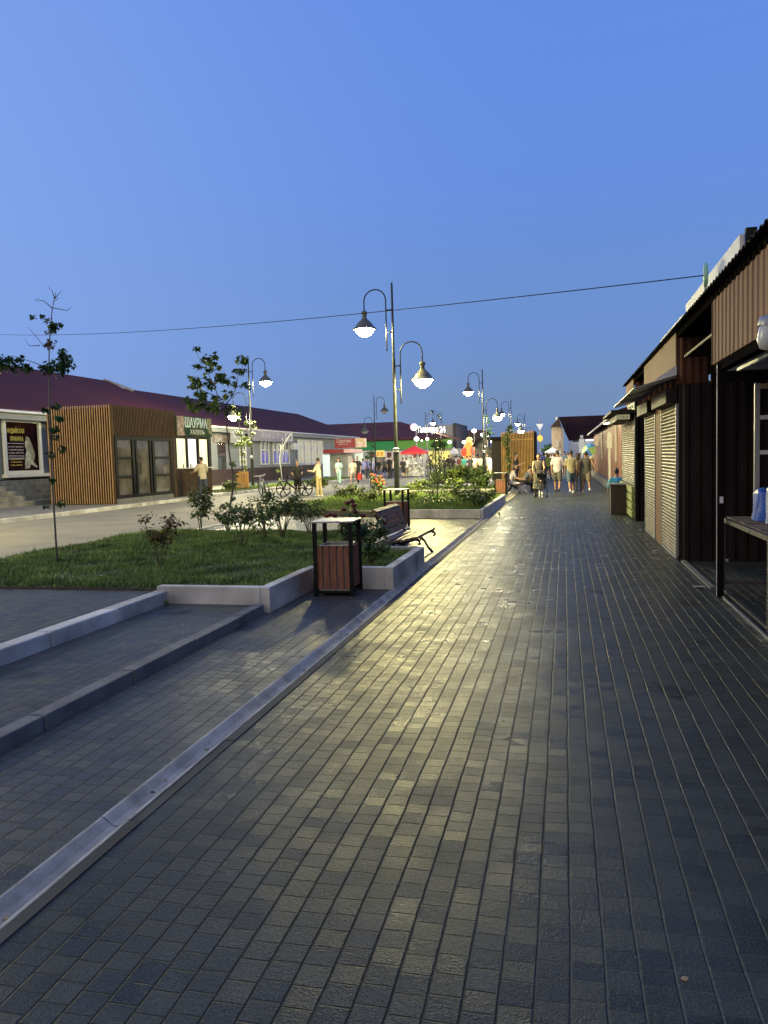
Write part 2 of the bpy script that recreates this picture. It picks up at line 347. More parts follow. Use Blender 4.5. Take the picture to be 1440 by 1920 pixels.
def in_poly(x, y, poly):
    c = np.zeros(len(x), bool); n = len(poly); j = n-1
    for i in range(n):
        xi, yi = poly[i]; xj, yj = poly[j]
        if yi != yj:
            c ^= ((yi > y) != (yj > y)) & (x < (xj-xi)*(y-yi)/(yj-yi)+xi)
        j = i
    return c
def grass(poly, z, dens, hh):
    xs = [p[0] for p in poly]; ys = [p[1] for p in poly]
    A = (max(xs)-min(xs))*(max(ys)-min(ys)); n = int(A*dens)
    x = rng.uniform(min(xs), max(xs), n); y = rng.uniform(min(ys), max(ys), n)
    k = in_poly(x, y, poly)
    cl = np.sin(x*3.1+1.3*np.sin(y*2.3))*np.sin(y*2.7+1.1*np.sin(x*3.7)); pt = np.sin(x*1.7+y*1.1)*np.sin(y*1.9-x*.8+2); k &= (rng.uniform(-1.3, 1, n) < cl+.75) & (rng.uniform(0, 1, n) > (pt > .85)*.6)
    x, y, cl = x[k], y[k], cl[k]; n = len(x)
    h = rng.uniform(hh[0], hh[1], n)*(1+.5*cl)*(1+(rng.uniform(0, 1, n) > .97)*.9); a = rng.uniform(0, 2*np.pi, n); wd = rng.uniform(.003, .006, n)*(1+hh[1]*4)
    lx, ly = np.cos(a+1.5)*h*rng.uniform(.2, .9, n), np.sin(a+1.5)*h*rng.uniform(.2, .9, n)
    v = np.empty((n, 3, 3)); v[:, 0] = np.stack([x-np.cos(a)*wd, y-np.sin(a)*wd, np.full(n, z)], 1); v[:, 1] = np.stack([x+np.cos(a)*wd, y+np.sin(a)*wd, np.full(n, z)], 1)
    v[:, 2] = np.stack([x+lx, y+ly, z+h], 1)
    me = bpy.data.meshes.new('grass'); me.vertices.add(3*n); me.vertices.foreach_set('co', v.ravel()); me.loops.add(3*n); me.loops.foreach_set('vertex_index', np.arange(3*n))
    me.polygons.add(n); me.polygons.foreach_set('loop_start', np.arange(0, 3*n, 3)); me.polygons.foreach_set('loop_total', np.full(n, 3)); me.update(); me.validate()
    me.materials.append(GRASSM); o = bpy.data.objects.new('grass', me); COL.objects.link(o)
    tag(o, 'short green grass and clover growing in the lawns', 'grass', kind='stuff')
for gs in GRASS_SETS: grass(*gs)
# small litter and leaf scraps on the walkway
def scraps(pts):
    for i, (x, y, r, m_, lb, ct, nm) in enumerate(pts):
        mm = MB(); n = 7; a0 = random.uniform(0, 6)
        top = [(r*random.uniform(.6, 1.1)*math.cos(a0+k*6.283/n), r*.7*random.uniform(.6, 1.1)*math.sin(a0+k*6.283/n), .004+random.uniform(0, r*.35)) for k in range(n)]
        mm.add([(0, 0, .006+r*.1)]+top+[(a, b, c-.003) for a, b, c in top], [(0, k+1, (k+1) % n+1) for k in range(n)]+[(k+1, (k+1) % n+1, n+(k+1) % n+1, n+k+1) for k in range(n)])
        o = mm.build(nm, m_); o.location = (x, y, .001); tag(o, lb, ct)
PAPER = mat('paper_scrap', (.50, .47, .40), .8, var=.2, vscale=30)
LEAFDRY = mat('leaf_dry', (.34, .25, .13), .8, var=.3, vscale=40)
p = G(1312, 1103); scraps([(p.x, p.y, .075, PAPER, 'crumpled pale paper lying by the metal strip near the stall post', 'litter', 'crumpled_paper')])
p = G(1284, 1838); scraps([(p.x, p.y, .013, LEAFDRY, 'tiny dry leaf on the paving at the bottom right', 'leaf', 'dry_leaf')])
p = G(168, 1205); scraps([(p.x, p.y, .04, PAPER, 'pale chip of paper on the raised paving', 'litter', 'paper_chip')])
p = G(190, 1080, .2); scraps([(p.x, p.y, .035, PAPER, 'white scrap of paper in the grass by the thin sapling', 'litter', 'paper_scrap')]); bpy.data.objects['paper_scrap'].location.z = .2
for i in range(9):
    q = 11.9+i*.85+random.uniform(-.2, .2); scraps([(1.44+random.uniform(-.12, .08), q, random.uniform(.02, .05), PAPER if i % 3 else LEAFDRY, 'small pale scrap lying at the foot of the closed shutters', 'litter', 'litter_scrap')])
for o in list(bpy.data.objects):
    if o.name.startswith('litter_scrap'): o['group'] = 'scraps of litter along the shutters'
# ================================================================ STREET LAMPS
def head(parent, x, z, glass):
    h = MB(); pr = [(0, 0), (.05, 0), (.09, -.03), (.115, -.075), (.10, -.12), (.075, -.15), (.085, -.17), (.085, -.20), (.07, -.22), (.09, -.27), (.14, -.33), (.215, -.40), (.28, -.47), (.325, -.54), (.345, -.585), (.415, -.62), (.43, -.65), (.42, -.675), (.34, -.67), (.31, -.62), (.25, -.5), (.1, -.4), (0, -.38)]
    h.lathe([(max(r, .001), q) for r, q in pr], n=28); hd = h.build('lamp_shade', SHADEM, parent, smooth=True); hd.location = (x, 0, z)
    g_ = MB().lathe([(.325, -.64), (.325, -.68), (.31, -.74), (.27, -.80), (.20, -.865), (.11, -.915), (.05, -.935), (.001, -.94)], n=28)
    gl_ = g_.build('lamp_glass', glass, hd, smooth=True)
def arm(parent, s, ztop, off, zb, bars):
    m_ = MB(); R0 = .40; x0 = off; x1 = off+2*R0; zc = ztop-R0
    pts = [(s*x0, 0, zb), (s*x0, 0, (zb+zc)/2), (s*x0, 0, zc)]
    pts += [(s*(x0+R0-R0*math.cos(t)), 0, zc+R0*math.sin(t)) for t in np.linspace(.15, math.pi-.15, 14)]
    pts += [(s*x1, 0, zc), (s*x1, 0, ztop-.74)]
    m_.tube(pts, .024, 8)
    for zz in bars: m_.tube([(0, 0, zz), (s*x0, 0, zz)], .022, 8)
    a = m_.build('lamp_arm', POLEM, parent, smooth=True)
    return s*x1, ztop-.72
def make_lamp(loc, label, g1=GLOBE, g2=GLOBE, mirror=False, tilt=0):
    t = thing('street_lamp', loc, label, 'street lamp', 'double armed street lamps along the square', rz=math.pi if mirror else 0)
    m_ = MB().tube([(0, 0, .02), (0, 0, 1.72), (0, 0, 1.74)], [.098, .098, .07], 16); m_.tube([(0, 0, 1.74), (0, 0, 4.6), (0, 0, 5.0)], [.066, .060, .058], 14); m_.tube([(0, 0, 5.0), (0, 0, 7.55), (0, 0, 7.65)], [.045, .036, .03], 12); m_.ell((0, 0, 7.67), .035, .035, .04)
    m_.build('pole', POLEM, t, smooth=False)
    MB().lathe([(.10, 1.66), (.118, 1.67), (.118, 1.70), (.10, 1.715), (.10, 1.76), (.118, 1.77), (.118, 1.80), (.07, 1.83)], n=18).build('band', GALV, t, smooth=True)
    b = MB().box(-.17, .17, -.17, .17, 0, .03)
    for sx_ in (-1, 1):
        for sy in (-1, 1): b.tube([(sx_*.12, sy*.12, .03), (sx_*.12, sy*.12, .07)], .018, 6)
    b.build('base_plate', POLEM, t)
    x, z = arm(t, -1, 7.50, .24, 5.3, (6.75, 5.95)); head(t, x, z, g1)
    x, z = arm(t, 1, 5.58, .24, 3.4, (4.75, 3.9)); head(t, x, z, g2)
    return t
def relabel(t, gl1, gl2):
    gs = [c2 for c in kids(t) if c.name.startswith('lamp_shade') for c2 in kids(c)]
    for o, m_ in zip(gs, (gl1, gl2)):
        if m_: o.material_slots[0].link = 'OBJECT'; o.material_slots[0].material = m_
lamp0 = make_lamp((-5.94, 27.3, .14), 'nearest tall lamp, rising behind the bench with both heads lit')
l1 = dup(lamp0, (-5.75, 56.5, .12), 0, 'lit lamp at the second lawn past the bench, before the slatted kiosk'); relabel(l1, GLOBEW, GLOBEW)
l2 = dup(lamp0, (-5.75, 87, 0), 0, 'third lamp of the middle row, its pole rising behind the round slatted kiosk'); relabel(l2, GLOBEW, GLOBEW)
l3 = dup(lamp0, (-5.75, 117, 0), 0, 'fourth lamp of the middle row, smallest over the slatted kiosk'); relabel(l3, GLOBEW, GLOBEW)
l4 = dup(lamp0, (-18.0, 42.6, .12), math.pi, 'lit lamp on the grass strip behind the leaning bicycle'); relabel(l4, GLOBEW, GLOBEW)
l5 = dup(lamp0, (-18.2, 74, .1), math.pi, 'unlit lamp in front of the maroon roof, behind the purple shirts'); relabel(l5, GLOBEOFF, GLOBEOFF)
l6 = dup(lamp0, (-18.6, 105, .1), math.pi, 'distant lamp standing in front of the glowing white sign'); relabel(l6, GLOBEW, GLOBEOFF)
l7 = dup(lamp0, (-18.0, 12.0, .12), math.pi, 'lamp at the roadside left of the slatted kiosk, out of the picture'); relabel(l7, GLOBE, GLOBE)
# ================================================================ BINS, BENCH
def make_bin(loc, label, rz=0, wood=WOODR):
    t = thing('litter_bin', loc, label, 'litter bin', 'slatted litter bins with flat lids', rz)
    W = .215; D = .24
    for sx_ in (-1, 1):
        for sy in (-1, 1): MB().box(sx_*W-.022, sx_*W+.022, sy*D-.022, sy*D+.022, 0, .865).build('post', BLACK, t)
    MB().box(-W-.035, W+.035, -D-.035, D+.035, .867, .885).build('lid', GALV, t, bevel=.004)
    n = 5
    for sy in (-1, 1):
        m_ = MB()
        for i in range(n): x = -W+.045+i*(2*W-.09)/(n-1); m_.box(x-.034, x+.034, sy*(D-.012)-.009, sy*(D-.012)+.009, .085, .585)
        m_.build('slat_panel', wood, t, bevel=.003)
    for sx_ in (-1, 1):
        m_ = MB()
        for i in range(n): y = -D+.045+i*(2*D-.09)/(n-1); m_.box(sx_*(W-.012)-.009, sx_*(W-.012)+.009, y-.036, y+.036, .085, .585)
        m_.build('slat_panel', wood, t, bevel=.003)
    f = MB()
    for z in (.03, .56):
        f.box(-W+.022, W-.022, -D+.022, -D+.03, z, z+.03); f.box(-W+.022, W-.022, D-.03, D-.022, z, z+.03)
    f.box(-W+.022, W-.022, -D+.03, D-.03, .035, .05)
    f.build('frame', BLACK, t)
    c = MB()
    for a in (-1, 1):
        c.box(-W+.03, W-.03, a*(D-.045)-.006, a*(D-.045)+.006, .06, .60); c.box(a*(W-.045)-.006, a*(W-.045)+.006, -D+.052, D-.052, .06, .60)
    c.build('liner', GALV, t)
    return t
bin0 = make_bin((-2.66, 9.12-.33, 0), 'red-brown slatted bin in front, in the corner of the nearest planter wall', rz=R_(3))
p = G(745, 988); dup(bin0, (p.x, p.y, 0), R_(-4), 'second bin, standing behind the bench backrest')
p = G(939, 927); dup(bin0, (p.x, p.y+.1, 0), R_(0), 'lamplit orange bin by the seated person in white trousers')
def make_bench(loc, rz, label):
    # local: length along Y, faces +X
    t = thing('park_bench', loc, label, 'bench', rz=rz)
    Lh = .76
    prof = [(-.36, .74), (-.40, .70), (-.37, .66), (-.32, .62), (-.27, .50), (-.22, .38), (-.15, .31), (.0, .29), (.18, .31), (.33, .345), (.40, .33), (.42, .29), (.38, .27)]
    for sy in (-1, 1):
        m_ = MB(); y = sy*(Lh-.12)
        m_.tube([(x, y, z) for x, z in prof], .021, 8)
        # scrolls
        m_.tube([(-.36+.045*math.cos(a)+.01, y, .70+.045*math.sin(a)) for a in np.linspace(0, 5.5, 12)], .012, 6)
        m_.tube([(.08+.05*math.cos(a), y, .235+.05*math.sin(a)) for a in np.linspace(1.2, 6.8, 12)], .012, 6)
        m_.build('side_frame', BLACK, t, smooth=True)
        l_ = MB(); l_.tube([(.06, y, .285), (.20, y, .19), (.27, y, .08), (.36, y, .0)], [.026, .02, .02, .026], 8); l_.build('leg', BLACK, t, smooth=True)
        l_ = MB(); l_.tube([(-.06, y, .285), (-.19, y, .17), (-.25, y, .08), (-.36, y, .0)], [.026, .02, .02, .026], 8); l_.build('leg', BLACK, t, smooth=True)
    s_ = MB()
    for x, z, an in [(-.13, .335, .1), (-.01, .325, 0), (.11, .33, -.08), (.23, .35, -.15), (.35, .372, -.05)]:
        T = Matrix.Translation((x, 0, z)) @ Matrix.Rotation(an, 4, 'Y'); s_.box(-.044, .044, -Lh, Lh, -.018, .018, T)
    s_.build('seat', WOODB, t, bevel=.006)
    s_ = MB()
    for x, z, an in [(-.21, .435, 1.15), (-.245, .525, 1.2), (-.275, .615, 1.22), (-.315, .70, 1.12), (-.375, .765, .45)]:
        T = Matrix.Translation((x, 0, z)) @ Matrix.Rotation(an, 4, 'Y'); s_.box(-.040, .040, -Lh, Lh, -.016, .016, T)
    s_.build('backrest', WOODB, t, bevel=.006)
    return t
bench0 = make_bench((-2.49, 12.05, 0), R_(-1), 'slatted wooden bench with scrolled iron sides beside the nearest planter')
bench0.scale = (.84, 1, 1.04)
bench1 = dup(bench0, (-2.10, 32.9, 0), 0, 'distant bench under the seated person beside the orange bin')
# ================================================================ LEFT: LONG BUILDINGS
LB = MB(); 
def windowpart(parent, X, y0, y1, z0, z1, pane, frame=WHITE, mull=1, bar=.62, d=.03, t=.07):
    f = MB()
    f.box(X, X+d, y0-t, y0, z0-t, z1+t); f.box(X, X+d, y1, y1+t, z0-t, z1+t); f.box(X, X+d, y0, y1, z1, z1+t); f.box(X, X+d, y0, y1, z0-t, z0)
    for i in range(1, mull+1):
        y = y0+(y1-y0)*i/(mull+1); f.box(X, X+d-.004, y-t*.4, y+t*.4, z0, z1)
    if bar: z = z0+(z1-z0)*bar; f.box(X+.001, X+d-.008, y0, y1, z-t*.4, z+t*.4)
    w_ = f.build('window', frame, parent); MB().box(X-.05, X+.008, y0, y1, z0, z1).build('pane', pane, w_)
    return w_
def siding_mat():
    m = mat('siding_boards', (.27, .29, .31), .6, var=.06, vscale=1.5); nt = m.node_tree; b = nt.nodes['Principled BSDF']
    g_ = nt.nodes.new('ShaderNodeNewGeometry'); s_ = nt.nodes.new('ShaderNodeSeparateXYZ'); nt.links.new(g_.outputs['Position'], s_.inputs[0])
    a = nt.nodes.new('ShaderNodeMath'); a.operation = 'MULTIPLY'; a.inputs[1].default_value = 5.0; nt.links.new(s_.outputs[2], a.inputs[0])
    f = nt.nodes.new('ShaderNodeMath'); f.operation = 'FRACT'; nt.links.new(a.outputs[0], f.inputs[0])
    bp = nt.nodes.new('ShaderNodeBump'); bp.inputs['Distance'].default_value = .03; bp.inputs['Strength'].default_value = .9; nt.links.new(f.outputs[0], bp.inputs['Height']); nt.links.new(bp.outputs[0], b.inputs['Normal'])
    return m
SIDB = siding_mat()
def roof_mat(name, col, axis=1, pitch=.35):
    m = mat(name, col, .75, spec=.2, var=.15, vscale=.5); nt = m.node_tree; b = nt.nodes['Principled BSDF']
    g_ = nt.nodes.new('ShaderNodeNewGeometry'); s_ = nt.nodes.new('ShaderNodeSeparateXYZ'); nt.links.new(g_.outputs['Position'], s_.inputs[0])
    a = nt.nodes.new('ShaderNodeMath'); a.operation = 'MULTIPLY'; a.inputs[1].default_value = 6.283/pitch; nt.links.new(s_.outputs[axis], a.inputs[0])
    f = nt.nodes.new('ShaderNodeMath'); f.operation = 'SINE'; nt.links.new(a.outputs[0], f.inputs[0])
    bp = nt.nodes.new('ShaderNodeBump'); bp.inputs['Distance'].default_value = .02; bp.inputs['Strength'].default_value = .8; return m
ROOFL = roof_mat('roof_maroon_ribbed', (.075, .016, .018))
BX = -23.0
def text(s, size, org, xax, yax, m, parent=None, name='lettering', ext=.006, shear=0, align='LEFT', font=None, width=None):
    c = bpy.data.curves.new('t', 'FONT'); c.body = s; c.size = size; c.extrude = ext; c.shear = shear; c.align_x = align; c.offset = .0
    if font == 'bold': c.offset = size*.018
    o = bpy.data.objects.new('t', c); COL.objects.link(o); dg = bpy.context.evaluated_depsgraph_get(); dg.update()
    me = bpy.data.meshes.new_from_object(o.evaluated_get(dg)); bpy.data.objects.remove(o)
    xa, ya = Vector(xax), Vector(yax); za = xa.cross(ya); k = 1
    if width and len(me.vertices):
        xs = [v.co.x for v in me.vertices]; k = width/max(.001, (max(xs)-min(xs)))
    M_ = Matrix(((xa.x, ya.x, za.x, org[0]), (xa.y, ya.y, za.y, org[1]), (xa.z, ya.z, za.z, org[2]), (0, 0, 0, 1))) @ Matrix.Diagonal((k, 1, 1, 1))
    me.transform(M_); me.materials.clear(); me.materials.append(m); me.name = name
    ob = bpy.data.objects.new(name, me); COL.objects.link(ob)
    if parent: ob.parent = parent
    return ob
def long_building(y0, y1, ridge, hip0, hip1, label, eave=4.12, name='long_building'):
    t = thing(name, (0, 0, 0), label, 'building')
    w_ = MB(); w_.box(BX-10, BX, y0, y1, 1.15, 3.95); w_.build('wall', SIDB, t)
    MB().box(BX-9.9, BX+.06, y0+.02, y1-.02, .0, 1.15).build('plinth', PLINTH, t)
    r = MB(); ex = BX+.55; xr = BX-5.0; xb = BX-10.6
    a0, a1 = y0-(.4 if hip0 else 0), y1+(.4 if hip1 else 0)
    v = [(ex, a0, eave), (ex, a1, eave), (xr, a1-hip1, ridge), (xr, a0+hip0, ridge), (xb, a0, eave), (xb, a1, eave)]
    v2 = [(x, y, z-.10) for x, y, z in v]
    r.add(v+v2, [(0, 1, 2, 3), (4, 3, 2, 5), (1, 5, 2), (0, 3, 4), (6, 7, 1, 0), (7, 11, 5, 1), (10, 6, 0, 4), (6, 9, 8, 7), (10, 11, 8, 9)])
    r.build('roof', ROOFL, t)
    MB().box(BX+.001, BX+.46, y0+.01, y1-.01, 3.90, 4.0).build('soffit', SIDING, t)
    MB().box(BX+.42, BX+.50, y0+.012, y1-.012, 3.66, 3.895).build('fascia', SIDING, t)
    MB().tube([(BX+.58, y0, 3.98), (BX+.58, y1, 3.98)], .07, 8).build('rain_gutter', WHITE, t, smooth=True)
    return t
bA = long_building(4, 43.8, 6.95, 0, 0, 'long grey building with maroon roof behind the slatted kiosk, at the left edge')
bB = long_building(44.0, 84, 6.62, 0, 5, 'long grey building with maroon hipped roof, behind the bicycles')
rf = MB(); rf.bar((BX-5.3, 43.9, 7.05), (BX-3.6, 44.2, 6.35), .5, .12); rf.build('ridge_flashing', GALV, bA)
# poster window on A
wp = windowpart(bA, BX+.06, 28.02, 30.10, 1.50, 3.58, mat('poster_ground', (.02, .013, .016), .8, spec=0, var=.4, vscale=1.2, col2=(.06, .02, .02)), mull=0, bar=0, t=.16, d=.10)
MB().box(BX+.01, BX+.30, 27.8, 34.0, 1.22, 1.36).build('ledge', WHITE, bA)
windowpart(bA, BX+.06, 30.95, 33.5, 1.5, 3.55, GLASSD, mull=1, bar=0, t=.14, d=.10)
YEL = mat('poster_lettering', (.75, .62, .16), .8, spec=0); PW = mat('poster_small_print', (.65, .6, .6), .8, spec=0); SKP = mat('poster_figure', (.40, .42, .34), .6, var=.5, vscale=5, col2=(.55, .56, .48)); HRP = mat('poster_hair', (.22, .20, .14), .6, var=.5, vscale=8)
px_ = BX+.078
text('ИНДИЙСКАЯ', .26, (px_, 28.142, 3.12), (0, 1, 0), (0, 0, 1), YEL, wp, font='bold', width=1.071)
text('ЯРМАРКА', .26, (px_, 28.326, 2.78), (0, 1, 0), (0, 0, 1), YEL, wp, font='bold', width=0.826)
for i, s_ in enumerate(['на всё лучшее', 'в наличии одежда', 'специи, чай, ткани', 'украшения, посуда', 'масла, сладости']): text(s_, .10, (px_, 28.173, 2.50-i*.13), (0, 1, 0), (0, 0, 1), PW, wp, name='small_print', width=0.949)
for i, s_ in enumerate(['подарки всем', 'в наличии и', 'под заказ']): text(s_, .09, (px_, 28.265, 1.72+.13*(2-i)), (0, 1, 0), (0, 0, 1), YEL, wp, name='small_print', width=0.704)
m_ = MB(); m_.box(px_-.004, px_+.002, 28.081, 29.213, 2.66, 2.685); m_.box(px_-.004, px_+.002, 28.112, 29.152, 2.04, 2.06); m_.build('rule', PW, wp)
def flat(poly, X, name, m, parent, t=.004): # poly in (y,z) on plane X
    n = len(poly); mm = MB(); mm.add([(X, a, b) for a, b in poly]+[(X+t, a, b) for a, b in poly], [tuple(range(n)), tuple(range(2*n-1, n-1, -1))]+[(i, (i+1) % n, n+(i+1) % n, n+i) for i in range(n)]); return mm.build(name, m, parent)
flat([(29.244, 2.75), (29.336, 3.0), (29.519, 2.95), (29.703, 2.6), (29.856, 2.2), (29.764, 1.9), (29.581, 1.95), (29.489, 2.25), (29.366, 2.4), (29.305, 2.6)], px_-.006, 'printed_hair', HRP, wp)
flat([(29.213, 2.55), (29.275, 2.78), (29.366, 2.8), (29.409, 2.6), (29.428, 2.4), (29.581, 2.2), (29.611, 2.0), (29.764, 1.85), (29.978, 1.66), (29.948, 1.6), (29.672, 1.72), (29.55, 1.78), (29.458, 1.6), (29.152, 1.58), (29.183, 1.9), (29.213, 2.15), (29.305, 2.35), (29.275, 2.45)], px_-.001, 'printed_figure', SKP, wp)
# steps in front of A
st = MB()
for i in range(5): st.box(BX+.07, BX+.5+i*.42, 20.0, 30.6-i*.05, .1+.2*(4-i), .3+.2*(4-i)) if False else st.box(BX+.07+(.0 if i == 4 else 0), BX+2.3-i*.42, 22.0, 30.2+i*.5, .1+i*.2, .3+i*.2)
o = st.build('steps', mat('step_concrete', (.22, .22, .21), .8, var=.35, vscale=3, bump=.5), bevel=.01); tag(o, 'wide grey concrete steps below the poster window', 'steps')
# windows on B
LITB = mat('window_lit_blue', (.03, .03, .05), .2, emit=(.10, .10, .9), estr=.35)
LITW = emis('window_lit_cream', (1, .93, .66), .45)
def pxy(px, X=BX): return AX(px, 850, X).y
DGL = mat('window_dim', (.10, .12, .14), .12, spec=.7)
for a, b, in [(449, 459), (488, 502), (511, 524), (527, 540)]:
    y0, y1 = pxy(a), pxy(b); windowpart(bB, BX+.03, y0, y1, 1.45, 3.15, DGL, mull=1, bar=.62, t=.10, d=.08)
    if a > 480:
        MB().box(BX+.01, BX+.045, y0+.15, y1-.15, 1.5, 2.35).build('curtain', LITB, bB)
y0, y1 = pxy(556), pxy(605)
for i in range(4):
    a = y0+(y1-y0)*i/4; windowpart(bB, BX+.03, a+.25, a+(y1-y0)/4-.25, 1.35, 3.30, LITW, mull=1, bar=.7, t=.16, d=.08)
y = pxy(550); MB().box(BX+.05, BX+.45, y-.9, y+.1, 2.55, 3.1).build('air_conditioner', WHITE, bB, bevel=.03)
y0, y1 = pxy(408), pxy(423); MB().box(BX-.02, BX+.03, y0, y1, 1.15, 3.0).build('door', GLASSD, bB)
m_ = MB().box(BX+.02, BX+.07, y0-.6, y1+.3, 3.0, 3.5).build('door_sign', mat('door_sign_print', (.25, .12, .12), .6, var=.6, vscale=3, col2=(.45, .42, .4)), bB)
BAN = mat('banner_lilac', (.30, .27, .33), .6, var=.08, vscale=1)
y0, y1 = pxy(466, BX+.5), pxy(549, BX+.5)
b_ = MB().box(BX+.505, BX+.57, y0, y1, 3.15, 3.97).build('banner', BAN, bB)
text('ТКАНИ ШТОРЫ ПО', .62, (BX+.573, y0+2.2, 3.42), (0, 1, 0), (0, 0, 1), mat('banner_letters', (.50, .47, .55), .5), b_, font='bold', width=(y1-y0)*.62)
fr = MB(); yq = y0+(y1-y0)*.80
for a in (yq, yq+(y1-y0)*.16): fr.box(BX+.571, BX+.59, a, a+.2, 3.3, 3.85)
for z in (3.3, 3.8): fr.box(BX+.571, BX+.585, yq, yq+(y1-y0)*.17, z, z+.07)
fr.build('banner_emblem', WHITE, b_)
y0, y1 = pxy(433, BX+.5), pxy(458, BX+.5)
b_ = MB().box(BX+.505, BX+.57, y0, y1, 2.95, 3.97).build('banner', mat('banner_grey', (.33, .33, .33), .6), bB)
text('ТОВАРЫ', .6, (BX+.573, y0+.2, 3.3), (0, 1, 0), (0, 0, 1), WHITE, b_, font='bold', width=(y1-y0)*.85)
# ================================================================ KIOSK 1
k = thing('slatted_kiosk', (0, 0, 0), 'large vertical-slatted wooden kiosk with glazed doors and a shawarma counter', 'kiosk')
KX0, KX1, KY0, KY1, KZ = -20.0, -17.2, 26.95, 35.5, 3.98
b = MB(); b.box(KX0, KX1, KY0, 31.85, .1, KZ-.1); b.build('body', WOODBK, k)
m_ = MB(); n = 27
for i in range(n):
    x = KX0+.02+i*(KX1-KX0-.04)/(n-1); m_.box(x-.021, x+.021, KY0-.085, KY0-.06, .12, KZ)
m_.build('side_slats', WOODO, k)
m_ = MB(); n = 44
for i in range(n):
    y = KY0+.02+i*(31.85-KY0-.04)/(n-1); m_.box(KX1+.04, KX1+.07, y-.030, y+.030, 2.78, KZ)
m_.box(KX1-.02, KX1+.075, KY0-.075, KY0-.01, .12, KZ)
m_.build('front_slats', WOODK, k)
for y in (31.45, 31.72): MB().box(KX1+.012, KX1+.07, y-.1, y+.1, .12, 2.775).build('corner_board', WOODK, k)
# glazed front
gf = MB(); FX = KX1+.03
Y = lambda px: AX(px, 850, KX1+.05).y
ya, yb, yc, yd, ye, yf = KY0+.12, Y(246), Y(252), Y(284), Y(290), Y(321)
for y in (ya, (yb+yc)/2, (yd+ye)/2, yf): gf.box(FX-.02, FX+.06, y-.09, y+.09, .3, 2.76)
gf.box(FX-.015, FX+.055, ya, yf, 2.62, 2.765); gf.box(FX-.015, FX+.055, ya, yf, .28, .42)
for a, c_ in ((ya, yb), (ye, yf)):
    for z in (1.15, 1.9): gf.box(FX-.01, FX+.05, a, c_, z-.045, z+.045)
for a in (yc+.12, yd-.12): gf.box(FX-.008, FX+.052, a-.06, a+.06, .4, 2.65)
gf.build('door_frame', BLACK, k)
INT = mat('door_glass_painted_reflections', (.10, .085, .065), .05, spec=.9, var=.5, vscale=1.1, col2=(.17, .155, .13), detail=2)  # mottled colour imitates reflected light and items seen in the panes
MB().box(FX-.04, FX-.012, ya, yf, .3, 2.76).build('door_glass', INT, k)
MB().box(KX1+.0, KX1+.10, KY0, 31.4, .0, .285).build('sill', CONCD, k)
MB().tube([(FX+.08, yc+.35, 1.2), (FX+.08, yc+.35, 1.7)], .02, 6).build('handle', BLACK, k)
# counter section
b = MB(); b.box(KX0, KX1, 31.87, KY1, .1, 1.4); b.box(KX0, KX1, 31.87, KY1, 2.85, 3.5); b.box(KX0, KX0+.1, 31.87, KY1, 1.4, 2.85); b.box(KX0+.1, KX1, KY1-.12, KY1, 1.4, 2.85); b.box(KX0+.1, KX1, 31.87, 31.95, 1.4, 2.85)
b.build('counter_body', WOODK, k)
m_ = MB(); n = 56
for i in range(n):
    y = 31.95+i*(KY1-31.97)/(n-1); m_.box(KX1+.005, KX1+.03, y-.022, y+.022, .12, 1.36)
m_.build('counter_slats', WOODK, k)
m_ = MB(); Yw = [31.98, Y(351), Y(354), Y(371), Y(376), Y(391.5), 35.42]
for y in (31.95, (Yw[1]+Yw[2])/2, (Yw[3]+Yw[4])/2, Yw[5]+.1, 35.45): m_.box(KX1-.03, KX1+.04, y-.06, y+.06, 1.42, 2.84)
m_.box(KX1-.03, KX1+.045, 31.9, 35.5, 2.76, 2.85); m_.build('window_frame', BLACK, k)
MB().box(KX1-.1, KX1+.16, 31.9, 35.5, 1.365, 1.415).build('counter_top', mat('counter_laminate', (.5, .47, .40), .4), k)
LITK = mat('kiosk_lit_glass', (.02, .02, .02), .3, emit=(1, .98, .55), estr=1.25); LITK2 = emis('kiosk_lit_glass_white', (1, .97, .86), 1.5)
for i, (a, c_) in enumerate([(Yw[0], Yw[1]), (Yw[2], Yw[3]), (Yw[4], Yw[5]), (Yw[5]+.16, 35.4)]):
    MB().box(KX1-.06, KX1-.035, a, c_, 1.42, 2.76).build('lit_window', LITK2 if i == 1 else LITK, k)
m_ = MB()
for y, z, r in [(33.3, 1.42, .05), (33.45, 1.42, .04), (34.6, 1.42, .05), (34.75, 1.42, .04), (32.6, 1.42, .05)]: m_.tube([(KX1+.02, y, z), (KX1+.02, y, z+.16)], r*.6, 8)
m_.build('counter_jars', mat('jar_plastic', (.25, .2, .1), .4), k)
SIGN = mat('sign_green_print', (.06, .12, .09), .8, spec=0, var=.5, vscale=1.6, col2=(.10, .12, .06))
s_ = MB().box(KX1+.012, KX1+.12, 31.92, 35.5, 2.87, 3.80).build('sign_board', SIGN, k)
MEAT = mat('sign_food_print', (.30, .13, .09), .6, var=.7, vscale=6, col2=(.50, .36, .28), detail=6)
flat([(31.98, 2.9), (32.75, 2.9), (32.55, 3.2), (32.75, 3.5), (32.6, 3.78), (31.98, 3.78)], KX1+.121, 'food_picture', MEAT, s_)
flat([(35.46, 2.95), (35.46, 3.78), (35.05, 3.78), (34.95, 3.4), (35.1, 3.1)], KX1+.121, 'food_picture', mat('sign_greens_print', (.22, .14, .05), .6, var=.7, vscale=7, col2=(.3, .28, .1)), s_)
SLET = mat('sign_letters', (.72, .85, .76), .8, spec=0); SLET2 = mat('sign_letters_cream', (.50, .54, .42), .5)
text('ШАУРМА', .62, (KX1+.124, 32.72, 3.30), (0, 1, 0), (0, 0, 1), SLET, s_, font='bold', width=2.25)
text('ХАЛЯЛЬ', .30, (KX1+.124, 33.2, 2.98), (0, 1, 0), (0, 0, 1), SLET2, s_, font='bold', width=1.5)
